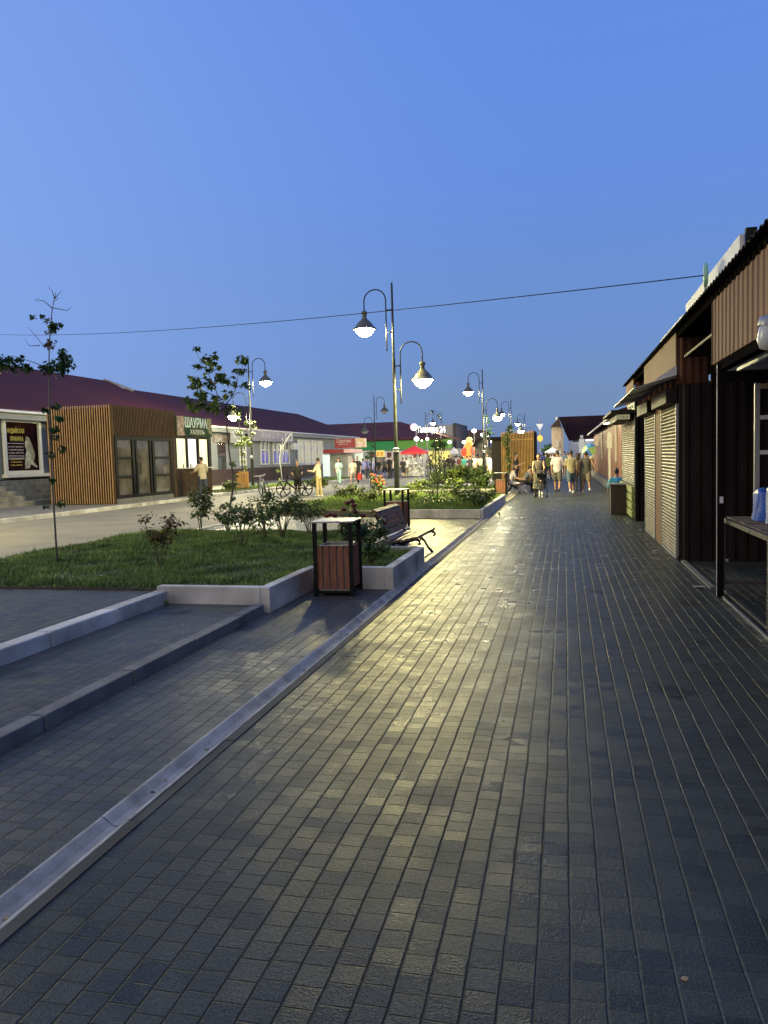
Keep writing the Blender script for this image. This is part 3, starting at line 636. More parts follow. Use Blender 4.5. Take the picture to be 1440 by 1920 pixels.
# ================================================================ RIGHT: SHOP ROW
def corr(mb, a, b, z0, z1, pitch=.15, amp=.018, out=(0, 0, 1), tr=True):
    # vertical profiled sheet from a to b (xy), ribs vertical
    a, b = Vector((*a, 0)), Vector((*b, 0)); d = b-a; L_ = d.length; d.normalize(); nrm = Vector((d.y, -d.x, 0)); k = int(L_/pitch)
    pts = []
    for i in range(k+1):
        s = i*pitch
        for q, o_ in ((0, 0), (.35, 0), (.5, 1), (.85, 1)):
            if s+q*pitch <= L_: pts.append(a+d*(s+q*pitch)+nrm*amp*o_)
    vs = [p+Vector((0, 0, z0)) for p in pts]+[p+Vector((0, 0, z1)) for p in pts]; n = len(pts)
    mb.add(vs, [(i, i+1, n+i+1, n+i) for i in range(n-1)])
SX = 1.58
row = thing('shop_row', (0, 0, 0), 'row of brown metal market shops under one corrugated roof, right side', 'shop row')
# roof: corrugations run across (waves along Y)
r = MB(); ys = np.arange(2.6, 21.3, .0375); pr = []
for y in ys: pr.append(.016*math.sin(2*math.pi*y/.15))
xs = [(1.50, 3.315), (6.5, 3.80)]
vs = [(x, y, z+w_) for x, z in xs for y, w_ in zip(ys, pr)]+[(x, y, z+w_-.006) for x, z in xs for y, w_ in zip(ys, pr)]; n = len(ys)
fs = [(i, i+1, n+i+1, n+i) for i in range(n-1)]+[(2*n+i, 2*n+i+1, 3*n+i+1, 3*n+i) for i in range(n-1)]+[(i, i+1, 2*n+i+1, 2*n+i) for i in range(n-1)]
r.add(vs, fs); r.build('roof', BLKROOF, row)
f = MB(); f.box(1.60, 1.66, 2.6, 21.2, 3.22, 3.30)
for y in np.arange(3, 19.5, 1.2): f.bar((1.66, y, 3.25), (6.4, y, 3.70), .05, .09)
f.build('rafters', BLACKM, row)
# fascia 1 (over open stall)
f = MB(); corr(f, (1.60, 3.0), (1.60, 9.22), 2.53, 3.29, .19, .010); f.box(1.615, 1.64, 3.0, 9.22, 2.53, 3.215); f.build('fascia_panel', BROWNF, row)
MB().box(1.60, 1.70, 9.222, 9.24, 2.53, 3.215).build('fascia_end', BROWNF, row)
MB().box(1.62, 1.72, 3.0, 9.21, 2.44, 2.525).build('fascia_beam', BLACKM, row)
# stall posts
for y in (8.86, 4.6):
    o = MB().box(1.595, 1.655, y-.03, y+.03, 0, 2.5).build('post', BLACKM, row)
    MB().box(1.589, 1.594, y+.018, y+.030, .0, 2.5).build('post_lit_edge', WHITE, row)  # thin white strip paints the post's pale lit left face
MB().box(1.61, 1.645, 8.815, 8.829, 1.02, 1.09).build('socket', WHITE, row)
# stall back & ceiling
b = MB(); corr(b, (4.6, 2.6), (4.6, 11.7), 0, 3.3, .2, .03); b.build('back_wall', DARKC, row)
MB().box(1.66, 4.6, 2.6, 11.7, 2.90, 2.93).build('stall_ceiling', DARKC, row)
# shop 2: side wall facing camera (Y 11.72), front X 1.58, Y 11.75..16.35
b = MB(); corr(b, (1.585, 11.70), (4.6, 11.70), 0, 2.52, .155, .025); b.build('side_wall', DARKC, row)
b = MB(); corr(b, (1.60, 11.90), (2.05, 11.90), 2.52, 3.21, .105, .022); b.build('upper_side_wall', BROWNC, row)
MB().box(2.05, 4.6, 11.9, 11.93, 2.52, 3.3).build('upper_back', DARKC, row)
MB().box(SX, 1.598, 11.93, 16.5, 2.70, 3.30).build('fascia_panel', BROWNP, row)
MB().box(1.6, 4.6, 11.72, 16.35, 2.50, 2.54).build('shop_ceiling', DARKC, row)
def shutter(parent, y0, y1, z0, z1, x=SX):
    m_ = MB(); n = int((z1-z0)/.052)
    for i in range(n):
        z = z0+i*(z1-z0)/n; h = (z1-z0)/n
        prf = [(x+.012, z), (x-.006, z+h*.12), (x-.016, z+h*.42), (x-.010, z+h*.75), (x+.008, z+h*.92), (x+.012, z+h)]
        vs = [(a, yy, c) for yy in (y0, y1) for a, c in prf]; k_ = len(prf)
        m_.add(vs, [(j, j+1, k_+j+1, k_+j) for j in range(k_-1)])
    s_ = m_.build('shutter', SHUT, parent, smooth=False)
    g_ = MB()
    for yy in (y0, y1): MB().box(x-.02, x+.03, yy-.02, yy+.02, z0, z1).build('guide_rail', GALV, s_)
    MB().box(x-.015, x+.015, y0+.021, y1-.021, z0-.04, z0-.002).build('bottom_bar', GALV, s_)
    return s_
shutter(row, 11.82, 13.55, .05, 2.27); shutter(row, 14.50, 16.25, .05, 2.27)
MB().box(1.575, 1.61, 13.58, 14.47, 0, 2.5).build('pillar', PILLAR, row)
MB().box(1.42, 1.579, 11.76, 13.66, 2.275, 2.495).build('shutter_box', DARKC, row, bevel=.01)
MB().box(1.42, 1.579, 14.4, 16.3, 2.275, 2.495).build('shutter_box', DARKC, row, bevel=.01)
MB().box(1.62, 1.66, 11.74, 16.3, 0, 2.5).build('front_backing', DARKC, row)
# canopy
AWN = mat('canopy_sheet', (.33, .33, .31), .45, var=.1)
c = MB(); v = [(.98, 11.7, 2.50), (.98, 16.4, 2.50), (1.56, 11.7, 2.66), (1.56, 16.4, 2.66)]
c.add(v+[(x, y, z+.012) for x, y, z in v], [(0, 1, 3, 2), (4, 6, 7, 5), (0, 4, 5, 1), (0, 2, 6, 4), (1, 5, 7, 3)])
for y in (11.75, 13.2, 14.7, 16.35): c.bar((1.0, y, 2.487), (1.56, y, 2.642), .025, .02)
c.build('canopy', AWN, row)
MB().add([(1.25, 11.69, 2.60), (1.56, 11.69, 2.66), (1.56, 11.69, 2.80)], [(0, 1, 2)]).build('canopy_gusset', WHITE, row)
# shop 3
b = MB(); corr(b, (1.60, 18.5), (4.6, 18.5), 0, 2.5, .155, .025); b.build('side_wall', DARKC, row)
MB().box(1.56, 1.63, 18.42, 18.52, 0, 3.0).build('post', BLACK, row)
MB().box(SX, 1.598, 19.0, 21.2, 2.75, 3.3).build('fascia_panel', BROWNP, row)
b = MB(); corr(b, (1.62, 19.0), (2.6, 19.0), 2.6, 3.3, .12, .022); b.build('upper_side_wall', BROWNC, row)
shutter(row, 18.7, 22.6, .85, 2.33)
cr_ = MB(); 
for i in range(4): cr_.box(1.50, 1.59, 18.65, 22.6, .06+i*.19, .21+i*.19)
cr_.build('counter_boards', mat('crate_yellowgreen', (.26, .30, .10), .6, var=.2), row)
MB().box(1.60, 4.6, 18.55, 22.7, 2.5, 2.54).build('shop_ceiling', DARKC, row)
MB().box(1.64, 1.68, 18.55, 22.65, 0, 2.5).build('front_backing', DARKC, row)
MB().box(1.05, 1.57, 18.6, 22.5, 2.50, 2.56).build('canopy', DARKC, row)
o = MB().box(1.20, 1.57, 19.1, 22.0, 2.33, 2.485).build('sign_box', DARKC, row)
SGL = mat('shop_sign_cream', (.55, .52, .36), .5, emit=(1, .95, .6), estr=.25)
q = MB().box(1.21, 1.50, 19.06, 19.098, 2.36, 2.47).build('sign_face', SGL, o); text('СОКИ', .10, (1.22, 19.058, 2.375), (1, 0, 0), (0, 0, 1), mat('sign_dark_ink', (.12, .08, .04), .5), o, width=.24)
q = MB().box(1.57, 1.578, 18.75, 20.6, 2.57, 2.74).build('sign_face', SGL, row)
text('ФРУКТЫ', .15, (1.567, 20.5, 2.60), (0, -1, 0), (0, 0, 1), mat('sign_green_ink', (.06, .14, .03), .5), q, width=1.6)
# threshold strips
MB().box(1.60, 1.66, 9.3, 11.6, .001, .03).build('threshold', CONCD, row); MB().box(1.63, 1.645, 6.2, 8.8, .001, .02).build('floor_strip', GALV, row)
for y, ln in [(12.3, .05), (12.9, .09), (13.7, .05), (14.7, .07), (15.4, .05)]:
    pass
# roof sign boards
t = thing('roof_sign', (0, 0, 0), 'long white sign board seen from the side above the brown shop roof', 'sign')
b = MB(); v = [(2.0, 9.82, 3.47), (2.0, 13.9, 3.47), (2.0, 13.9, 4.02), (2.0, 9.82, 4.07)]
b.add(v+[(x+.05, y, z) for x, y, z in v], [(0, 1, 2, 3), (7, 6, 5, 4), (3, 2, 6, 7), (1, 5, 6, 2), (0, 4, 5, 1), (0, 3, 7, 4)]); b.build('board', WHITE, t)
MB().box(2.051, 2.17, 9.74, 9.815, 3.45, 4.12).build('end_post', BLACK, t); MB().box(2.051, 2.10, 11.5, 11.6, 3.45, 4.0).build('stay', BLACK, t)
b = MB().box(2.0, 2.05, 14.2, 17.5, 3.45, 3.92).build('board', WHITE, t)
t2 = thing('round_sign', AX(1323, 516, 1.85), 'thin round pale green emblem standing on the brown shop roof edge', 'sign', rz=R_(84))
MB().lathe([(.001, -.025), (.15, -.025), (.16, 0), (.15, .025), (.001, .025)], n=28).build('disc', mat('emblem_green', (.25, .5, .38), .4), t2, smooth=True).rotation_euler = (R_(90), 0, 0)
MB().box(-.02, .02, -.02, .02, -.42, -.165).build('bracket', GALV, t2)
# floodlight
p = AX(1450, 624, 1.50)
t = thing('floodlight', p, 'round white floodlight hung on the brown fascia at the right edge', 'floodlight')
m_ = MB().lathe([(.001, -.13), (.07, -.12), (.10, -.06), (.105, .02), (.10, .05)], n=20).build('lens', mat('floodlight_lens', (.55, .57, .58), .25), t, smooth=True); m_.rotation_euler = (0, R_(12), 0)
m_ = MB().lathe([(.115, .035), (.12, .06), (.115, .10), (.05, .13), (.001, .135)], n=20).build('housing', GALV, t, smooth=True); m_.rotation_euler = (0, R_(12), 0)
MB().box(-.01, .12, -.02, .02, .10, .125).build('bracket', BLACK, t)
# folded awning bar in the stall
t = thing('folded_awning', (0, 0, 0), 'white folded awning bar under the fascia inside the open stall', 'awning')
MB().bar((1.95, 7.9, 2.50), (1.95, 9.6, 2.50), .04, .035).build('bar', WHITE, t); MB().add([(1.80, 9.9, 2.52), (2.5, 9.9, 2.52), (2.5, 9.9, 2.88), (1.80, 9.9, 2.88), (1.80, 9.93, 2.52), (2.5, 9.93, 2.52), (2.5, 9.93, 2.88), (1.80, 9.93, 2.88)], [(0, 1, 2, 3), (7, 6, 5, 4), (0, 4, 5, 1), (3, 2, 6, 7), (0, 3, 7, 4), (1, 5, 6, 2)]).build('flap', mat('awning_flap', (.30, .31, .30), .6), t)
# table
t = thing('market_table', (1.70, 7.1, 0), 'worn wooden-topped stall table on square steel legs at the right edge', 'table')
IRON = mat('iron_worn', (.07, .065, .06), .5, metal=.3, var=.4, vscale=10, bump=.3)
for x, y in ((0, 0), (0, 2.02), (1.25, 0), (1.25, 2.02)): MB().box(x-.022, x+.022, y-.022, y+.022, 0, .80).build('leg', IRON, t)
f = MB(); f.box(-.022, 1.272, -.022, .022, .80, .845); f.box(-.022, 1.272, 1.998, 2.042, .80, .845); f.box(-.022, .022, .023, 1.997, .80, .845); f.box(1.228, 1.272, .023, 1.997, .80, .845)
f.box(.023, 1.227, -.018, .018, .10, .135); f.box(.023, 1.227, 2.0, 2.036, .10, .135); f.box(-.018, .018, .023, 1.997, .03, .055); f.build('frame', IRON, t)
TW = mat('table_boards', (.17, .12, .085), .7, var=.45, vscale=6, bump=.6, bscale=20, stretch=(.6, 5, 5))
m_ = MB()
for i in range(9):
    y = .04+i*.218; m_.box(.03, 1.22, y, y+.195, .815+random.uniform(0, .006), .845+random.uniform(0, .01))
m_.build('top', TW, t)
MB().box(-.03, .06, 2.045, 2.08, .34, .37).build('rag', WHITE, t)
# bags on table
def bag(name, c, sx, sy, sz, m_, label, seed, parent=None):
    rr = random.Random(seed); mm = MB(); n, k_ = 20, 9; vs = []; fs = []
    for i in range(k_+1):
        u = i/k_
        for j in range(n):
            a = 2*math.pi*j/n; e = (abs(math.cos(a))**4+abs(math.sin(a))**4)**-.25
            wv = 1+.07*math.sin(a*5+u*3+seed)+.05*math.sin(a*9+seed*2)
            tp = (1.08-.16*u)
            vs.append((c[0]+sx*e*math.cos(a)*tp*wv, c[1]+sy*e*math.sin(a)*tp*wv, c[2]+sz*u+(.03*math.sin(a*3+seed) if i == k_ else 0)))
    for i in range(k_):
        for j in range(n): fs.append((i*n+j, i*n+(j+1) % n, (i+1)*n+(j+1) % n, (i+1)*n+j))
    vs.append((c[0], c[1], c[2]+sz*1.0)); top = len(vs)-1
    for j in range(n): fs.append((k_*n+j, k_*n+(j+1) % n, top))
    mm.add(vs, fs); return mm.build(name, m_, parent, smooth=True)
BAGB = mat('tarp_blue', (.02, .09, .42), .4, var=.3, vscale=6, bump=.8, bscale=9); BAGW = mat('tarp_white', (.42, .46, .55), .45, var=.3, vscale=5, bump=.9, bscale=8, stretch=(1, 3, .6))
o = bag('blue_bag', (2.02, 8.55, .86), .13, .17, .30, BAGB, '', 3); tag(o, 'blue plastic sack behind the white one on the stall table', 'bag')
o = bag('white_bag', (2.16, 8.15, .86), .22, .2, .34, BAGW, '', 5); tag(o, 'pale white-blue plastic sack on the stall table', 'bag')
# metal rack
t = thing('metal_rack', (AY(1419, 820, 8.9).x, 8.9, 0), 'tall grey steel rack with crossbars standing on the stall table behind the sacks', 'rack')
for x in (0, 1.1): MB().box(x-.025, x+.025, -.02, .02, .862, 2.28).build('upright', GALV, t)
for z in (1.10, 1.55, 1.92): MB().box(.026, 1.074, -.018, .018, z-.022, z+.022).build('crossbar', WHITE, t)
MB().box(.026, 1.074, -.02, .02, 2.22, 2.275).build('top_rail', mat('rack_wood', (.4, .28, .15), .6), t)
# dark cabinet + seated counter things
t = thing('cabinet', (1.34, 20.55, 0), 'dark brown box counter standing out from the shutters into the walkway', 'cabinet')
MB().box(-.21, .19, -.25, .35, 0, .76).build('body', mat('cabinet_brown', (.035, .028, .022), .5, var=.2), t); MB().box(-.26, .21, -.29, .38, .762, .79).build('top', mat('cabinet_top', (.3, .3, .28), .5), t)
# cable across sky
a = AY(-90, 622, 34); b_ = AX(1323, 516, 1.84); pts = []
for i in range(41):
    s = i/40; p = a.lerp(b_, s); p.z -= 4*.42*s*(1-s); pts.append(p)
o = MB().tube(pts, .0075, 5).build('overhead_cable', BLACK, smooth=True); tag(o, 'long thin cable sagging across the sky to the right-hand roof', 'cable')
# ================================================================ BACKGROUND
def px_box(name, x0, x1, ytop, ybot, Y, depth, m_, parent=None):
    a = AY(x0, ybot, Y); b = AY(x1, ytop, Y); return MB().box(a.x, b.x, Y, Y+depth, max(a.z, 0), b.z).build(name, m_, parent)
# far building C: maroon hipped roof with green fascia store
t = thing('store_building', (0, 0, 0), 'wide store with maroon roof, green fascia and yellow lit shopfront across the end', 'building')
CY = 100.0
xa, xb = AY(600, 840, CY).x, AY(848, 840, CY).x; zf0, zf1 = AY(760, 843, CY).z, AY(760, 826, CY).z
r = MB(); z0 = zf1+.3; z1 = AY(740, 791, CY+6).z
xr1 = AY(750, 791, CY+6).x; xe = AY(838, 826, CY).x
v = [(xa-10, CY-.6, z0), (xe, CY-.6, z0), (xr1, CY+6, z1), (xa-10, CY+6, z1), (xa-10, CY+14, z0), (xe, CY+14, z0), (xa-10, CY-.6, z0-.2), (xe, CY-.6, z0-.2), (xe, CY+14, z0-.2), (xa-10, CY+14, z0-.2)]
r.add(v, [(0, 1, 2, 3), (1, 5, 2), (4, 3, 2, 5), (0, 6, 7, 1), (1, 7, 8, 5), (0, 3, 4)]); r.build('roof', roof_mat('roof_maroon_far', (.13, .05, .045), 0, .5), t)
MB().box(xa, xb, CY, CY+12, 0, zf0-.02).build('wall', mat('store_wall', (.35, .33, .3), .6), t)
xm = AY(745, 840, CY).x
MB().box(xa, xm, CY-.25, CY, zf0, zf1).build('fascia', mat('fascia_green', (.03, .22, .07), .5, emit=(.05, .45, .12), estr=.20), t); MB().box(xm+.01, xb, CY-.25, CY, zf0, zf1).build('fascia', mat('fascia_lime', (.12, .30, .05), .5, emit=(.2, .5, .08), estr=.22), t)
def lit(x0, x1, y0, y1, m_, nm='shopfront', Y=CY-.12, d=.1): a, b = AY(x0, y1, Y), AY(x1, y0, Y); return MB().box(a.x, b.x, Y-d, Y, max(a.z, .05), b.z).build(nm, m_, t)
LY = mat('shopfront_yellow', (.5, .4, .1), .4, var=.4, vscale=.9, emit=(1, .86, .25), estr=.75); LW = mat('shopfront_white', (.5, .5, .5), .4, var=.5, vscale=.7, col2=(.7, .68, .6), emit=(1, .9, .75), estr=.30)
lit(705, 721, 844, 857, LY); lit(805, 846, 845, 872, LY); lit(722, 804, 844, 876, LW); lit(672, 704, 844, 876, LW)
POST = mat('shopfront_posters', (.35, .25, .2), .5, var=.8, vscale=1.3, col2=(.5, .12, .1))
for x0, x1 in ((684, 690), (694, 702), (726, 734), (738, 742), (772, 780), (786, 790)): lit(x0, x1, 848, 858, POST, 'poster', CY-.24)
ORN = mat('menu_orange', (.7, .3, .05), .5, emit=(1, .45, .08), estr=.5)
for x0 in (707, 714): lit(x0, x0+4.5, 847, 855, ORN, 'menu', CY-.24)
# glowing white sign above
t = thing('lit_sign', (0, 0, 0), 'glowing white letters and round logo above the green store', 'sign')
SGY = 97.0; WL = emis('sign_white_light', (1, .97, .97), 2.2)
p0 = AY(784, 812, SGY); d_ = AY(834, 812, SGY).x-p0.x
text('Галамарка', 1.05, (p0.x, SGY, AY(784, 811, SGY).z), (1, 0, 0), (0, 0, 1), WL, t, font='bold', ext=.1, width=d_*.74)
text('24', 1.1, (AY(824, 811, SGY).x, SGY, AY(824, 811, SGY).z), (1, 0, 0), (0, 0, 1), WL, t, font='bold', ext=.1, width=AY(835, 811, SGY).x-AY(824, 811, SGY).x)
c_ = AY(776, 801, SGY); m_ = MB().lathe([(.001, -.1), (.48, -.1), (.48, .1), (.001, .1)], n=24).build('logo', WL, t); m_.rotation_euler = (R_(90), 0, 0); m_.location = c_; m_.scale = (.95,)*3
m_ = MB().lathe([(.38, -.12), (.52, -.12), (.52, .12), (.38, .12), (.38, -.12)], n=24).build('logo_ring', mat('sign_pink_ring', (.3, .1, .1), .4, emit=(1, .55, .6), estr=1.5), t); m_.rotation_euler = (R_(90), 0, 0); m_.location = c_+Vector((0, -.25, 0)); m_.scale = (.8,)*3
for px in (780, 800, 826): q = AY(px, 812, SGY); MB().box(q.x-.06, q.x+.06, SGY+.05, SGY+.17, .0, q.z+.3).build('support', GALV, t)
# grey block + dark block
t = thing('grey_hall', (0, 0, 0), 'plain grey flat-roofed hall behind the glowing sign', 'building')
GRY = mat('hall_grey', (.33, .33, .36), .7, var=.06, vscale=.3); DKB = mat('hall_dark', (.05, .045, .06), .7)
px_box('wall', 800, 850, 796, 870, 118, 14, GRY, t); px_box('corner_strip', 851, 855, 793, 870, 117, 14, DKB, t)
t = thing('brown_hall', (0, 0, 0), 'low dark brown roofed hall with pale columns beyond the grey hall', 'building')
px_box('wall', 856, 905, 806, 875, 135, 14, mat('hall_brown', (.10, .06, .06), .7), t)
for px in (859, 867): px_box('column', px, px+2.2, 816, 872, 133, 1, WHITE, t)
# dark hedge/awning behind kiosk2
t = thing('market_pavilion', (0, 0, 0), 'dark domed market pavilion behind the round slatted kiosk', 'pavilion')
r = MB(); Yp = 75; a = AY(884, 832, Yp); b = AY(948, 832, Yp); zc_ = AY(905, 819, Yp).z
pts = []; n = 14
for i in range(n+1):
    s = i/n; pts.append((a.x+(b.x-a.x)*s, a.z-.3+(zc_-a.z+.3)*math.sin(math.pi*s)**.6))
vs = [(x, Yp, z) for x, z in pts]+[(x, Yp+8, z) for x, z in pts]; k_ = n+1
r.add(vs, [(i, i+1, k_+i+1, k_+i) for i in range(n)]); r.build('roof', mat('pavilion_roof', (.06, .07, .05), .8, var=.4, vscale=1), t)
MB().box(a.x, b.x, Yp+3, Yp+3.2, 0, a.z-.3).build('back_wall', mat('pavilion_stuff', (.30, .26, .22), .7, var=.7, vscale=1.6, col2=(.55, .5, .45)), t)
for s in (0.02, .33, .66, .98): x = a.x+(b.x-a.x)*s; MB().box(x-.06, x+.06, Yp+.1, Yp+.22, 0, a.z-.3).build('post', GALV, t)
# market stalls with canopies
def stall(px, py_top, py_bot, Y, wpx, m_, label, goods, group='canopied stalls in the far market'):
    c0 = AY(px, py_bot, Y); wd = wpx*Y/FPX; zt = AY(px, py_top, Y).z; zb = zt-.55
    t = thing('market_stall', (c0.x, Y, 0), label, 'market stall', group)
    r = MB(); r.add([(-wd/2, 0, zb), (wd/2, 0, zb), (wd/2, wd, zb), (-wd/2, wd, zb), (0, wd/2, zt), (-wd/2, 0, zb-.18), (wd/2, 0, zb-.18), (wd/2, wd, zb-.18), (-wd/2, wd, zb-.18)], [(0, 1, 4), (1, 2, 4), (2, 3, 4), (3, 0, 4), (0, 5, 6, 1), (1, 6, 7, 2), (3, 8, 5, 0)])
    r.build('canopy', m_, t)
    for x in (-wd/2+.04, wd/2-.04):
        for y in (.04, wd-.04): MB().box(x-.03, x+.03, y-.03, y+.03, 0, zb).build('post', GALV, t)
    MB().box(-wd/2+.1, wd/2-.1, .3, .9, .7, .78).build('counter', WHITE, t); MB().box(-wd/2+.12, wd/2-.12, .32, .34, .08, .69).build('counter_front', goods, t)
    rr = random.Random(int(px)); g_ = MB()
    for i in range(12): x = rr.uniform(-wd/2+.2, wd/2-.2); h = rr.uniform(.15, .5); g_.ell((x, .55, .78+h/2), .12, .1, h/2, 6, 5)
    g_.build('goods', goods, t, smooth=True)
    return t
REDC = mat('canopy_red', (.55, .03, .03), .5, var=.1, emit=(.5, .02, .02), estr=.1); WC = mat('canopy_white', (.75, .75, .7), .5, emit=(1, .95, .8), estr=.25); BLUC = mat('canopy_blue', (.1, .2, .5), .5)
GOOD1 = mat('goods_white', (.6, .6, .58), .5, var=.7, vscale=5, col2=(.8, .8, .8)); GOOD2 = mat('goods_mixed', (.35, .2, .15), .5, var=.9, vscale=4, col2=(.5, .45, .2))
ts = stall(774, 835, 890, 62, 46, REDC, 'red pointed tent canopy over white goods, in front of the green store', GOOD1)
g_ = MB(); rr = random.Random(4)
for i in range(46): g_.ell((rr.uniform(-.9, .9), rr.uniform(.1, .3), rr.uniform(.6, 1.75)), rr.uniform(.05, .11), .06, rr.uniform(.08, .16), 7, 5)
g_.build('hanging_goods', GOOD1, ts, smooth=True)
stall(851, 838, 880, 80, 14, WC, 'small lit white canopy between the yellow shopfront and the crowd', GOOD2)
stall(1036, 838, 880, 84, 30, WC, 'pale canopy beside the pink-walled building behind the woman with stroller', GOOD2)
# string of round lights in the market
RND = emis('market_globe_light', (1, .95, .8), 9)
for i, (px, py, Y) in enumerate([(781, 823, 85), (801, 823, 88), (791, 826, 95), (843, 829, 90), (870, 829, 90), (889, 808, 92), (904, 815, 92), (914, 818, 90), (898, 835, 88), (910, 838, 80), (922, 828, 82), (880, 825, 86)]):
    p = AY(px, py, Y); t = thing('globe_lamp', (p.x, Y, 0), ['globe lamp on a post left of the small tree, over the red tent', 'second globe lamp just right of the red tent top', 'tiny globe lamp between the two over the red tent', 'globe lamp at the edge of the green fascia', 'globe lamp left of the orange glowing figure', 'topmost globe lamp over the market crowd', 'second highest globe lamp over the market crowd', 'globe lamp close beside the second lit street lamp pole', 'globe lamp low over the pale goods, left of the pole', 'low globe lamp directly behind the street lamp pole', 'globe lamp before the dark domed pavilion', 'globe lamp above the orange glowing figure'][i], 'lamp', 'globe lamps in the far market')
    r_ = [6, 4, 2.2, 4.2, 4.6, 5.5, 4, 3, 3.6, 3.2, 3, 4][i]*Y/FPX*.8
    m_ = MB().ell((0, 0, p.z), r_, r_, r_*.8, 14, 8); m_.build('globe', RND, t, smooth=True); MB().tube([(0, 0, 0), (0, 0, p.z-r_*.7)], .04, 6).build('post', GALV, t)
# orange glowing inflatable
p = AY(878, 878, 84); t = thing('lit_inflatable', (p.x, 84, 0), 'orange and red glowing inflatable standing over the crowd', 'inflatable')
OR1 = mat('inflatable_orange', (.8, .3, .05), .4, emit=(1, .42, .08), estr=1.1); OR2 = mat('inflatable_red', (.8, .1, .05), .4, emit=(1, .12, .04), estr=.9)
MB().loft([(0, 0, 1.2, .5, .4), (0, 0, 1.9, .75, .5), (.1, 0, 2.6, .55, .4), (.2, 0, 3.1, .35, .3)]).build('body', OR1, t, smooth=True); MB().ell((-.35, -.3, 2.0), .35, .3, .5).build('arm', OR2, t, smooth=True); MB().ell((.55, -.3, 2.1), .25, .3, .5).build('arm', OR2, t, smooth=True); MB().ell((.15, 0, 3.35), .35, .3, .3).build('head', mat('inflatable_yellow', (.8, .6, .1), .4, emit=(1, .75, .3), estr=1.2), t, smooth=True); MB().box(-.5, .5, -.3, .4, 0, 1.2).build('base', GALV, t)
# red shop with signs
t = thing('red_kiosk_shop', (0, 0, 0), 'small shop with dark red sign boxes, behind the two women walking', 'kiosk')
RY = 62.0; a = AY(618, 893, RY); b = AY(664, 893, RY)
RED = mat('sign_red', (.22, .012, .02), .4, emit=(.5, .02, .03), estr=.12)
zt = AY(640, 850, RY).z; MB().box(a.x, b.x, RY, RY+5, 0, zt).build('wall', mat('red_shop_wall', (.32, .34, .32), .6, var=.15, vscale=1.5), t)
a = AY(612, 850, RY); b = AY(650, 842, RY); q1 = MB().box(a.x, b.x, RY-.9, RY-.05, a.z, b.z).build('awning', RED, t)
q2 = MB().box(b.x+.01, AY(662, 842, RY).x, RY-.9, RY+3, a.z, b.z).build('awning_side', mat('sign_pinklit', (.5, .3, .28), .5, emit=(1, .5, .45), estr=.35), t)
a = AY(628, 840, RY-.3); b = AY(666, 822, RY-.3); q = MB().box(a.x, b.x, RY-.3, RY+.3, a.z, b.z).build('sign_box', RED, t)
text('Сладкоежка', .42, (a.x+.12, RY-.31, a.z+.42), (1, 0, 0), (0, 0, 1), PW, q, shear=.3, width=(b.x-a.x)*.7); text('кондитерская', .16, (a.x+.3, RY-.31, a.z+.24), (1, 0, 0), (0, 0, 1), PW, q, width=(b.x-a.x)*.45)
c_ = AY(684, 840, RY-.3); q = MB().box(b.x+.01, c_.x, RY-.31, RY+.3, a.z, b.z).build('sign_box', mat('sign_menu_pink', (.4, .2, .15), .5, var=.8, vscale=3, col2=(.6, .5, .35), emit=(1, .6, .4), estr=.4), t)
text('ЧАЙ', .3, (b.x+.15, RY-.32, a.z+.45), (1, 0, 0), (0, 0, 1), YEL, q); text('КОФЕ', .18, (b.x+.15, RY-.32, a.z+.2), (1, 0, 0), (0, 0, 1), WHITE, q)
a = AY(653, 893, RY); b = AY(660, 855, RY); MB().box(a.x, b.x, RY-.02, RY+.02-.03, .1, b.z).build('door', emis('door_glow', (1, .85, .6), .6), t)
a = AY(668, 893, RY); b = AY(674, 850, RY); MB().box(a.x, b.x+.3, RY-.3, RY, 0, b.z).build('fridge', mat('fridge_lit', (.5, .55, .5), .4, emit=(.8, 1, .9), estr=.35), t)
p = AY(611, 870, 58); tb = thing('lightbox_board', (p.x, 58, 0), 'narrow pale lit board standing at the corner of the grey building', 'sign'); MB().box(-.25, .3, 0, .12, .3, 2.0).build('panel', mat('lightbox', (.5, .55, .6), .4, emit=(.8, .95, 1), estr=.5), tb); MB().box(-.2, -.12, .02, .1, 0, .3).build('foot', GALV, tb); MB().box(.17, .25, .02, .1, 0, .3).build('foot', GALV, tb)
# kiosk 2 (slatted, lit) + dark kiosk
t = thing('round_kiosk', (0, 0, 0), 'orange lamplit kiosk of vertical slats beside the walkway, middle distance', 'kiosk')
KY = 46.5; xl, xr = AY(941, 850, KY).x, AY(1000, 850, KY).x; zt = 2.95
MB().box(xl, xr, KY+.06, KY+4.5, 0, zt-.1).build('body', WOODBK, t)
m_ = MB(); n = 22
for i in range(n): x = xl+i*(xr-xl)/(n-1); m_.box(x-.026, x+.026, KY-.02, KY+.04, .05, zt+random.uniform(-.02, .05))
m_.box(xl-.02, xr+.02, KY-.021, KY+.0, 2.45, 2.52); m_.build('slats', WOODLIT, t)
m_ = MB(); n = 40
for i in range(n): y = KY+.1+i*4.3/(n-1); m_.box(xr+.01, xr+.07, y-.026, y+.026, .05, zt+random.uniform(-.02, .05))
m_.build('side_slats', WOODK, t)  # browner wood than the front, the side's shade put into its colour
t = thing('dark_kiosk', (0, 0, 0), 'plain dark brown kiosk wall just left of the lamplit slatted kiosk', 'kiosk')
px_box('wall', 923, 939, 826, 905, 49, 3, mat('kiosk_dark', (.05, .04, .03), .7), t); a = AY(923, 826, 49); b = AY(939, 819, 49); MB().box(a.x-.1, b.x, 48.9, 52, a.z+.002, b.z).build('roof_edge', BLACK, t)
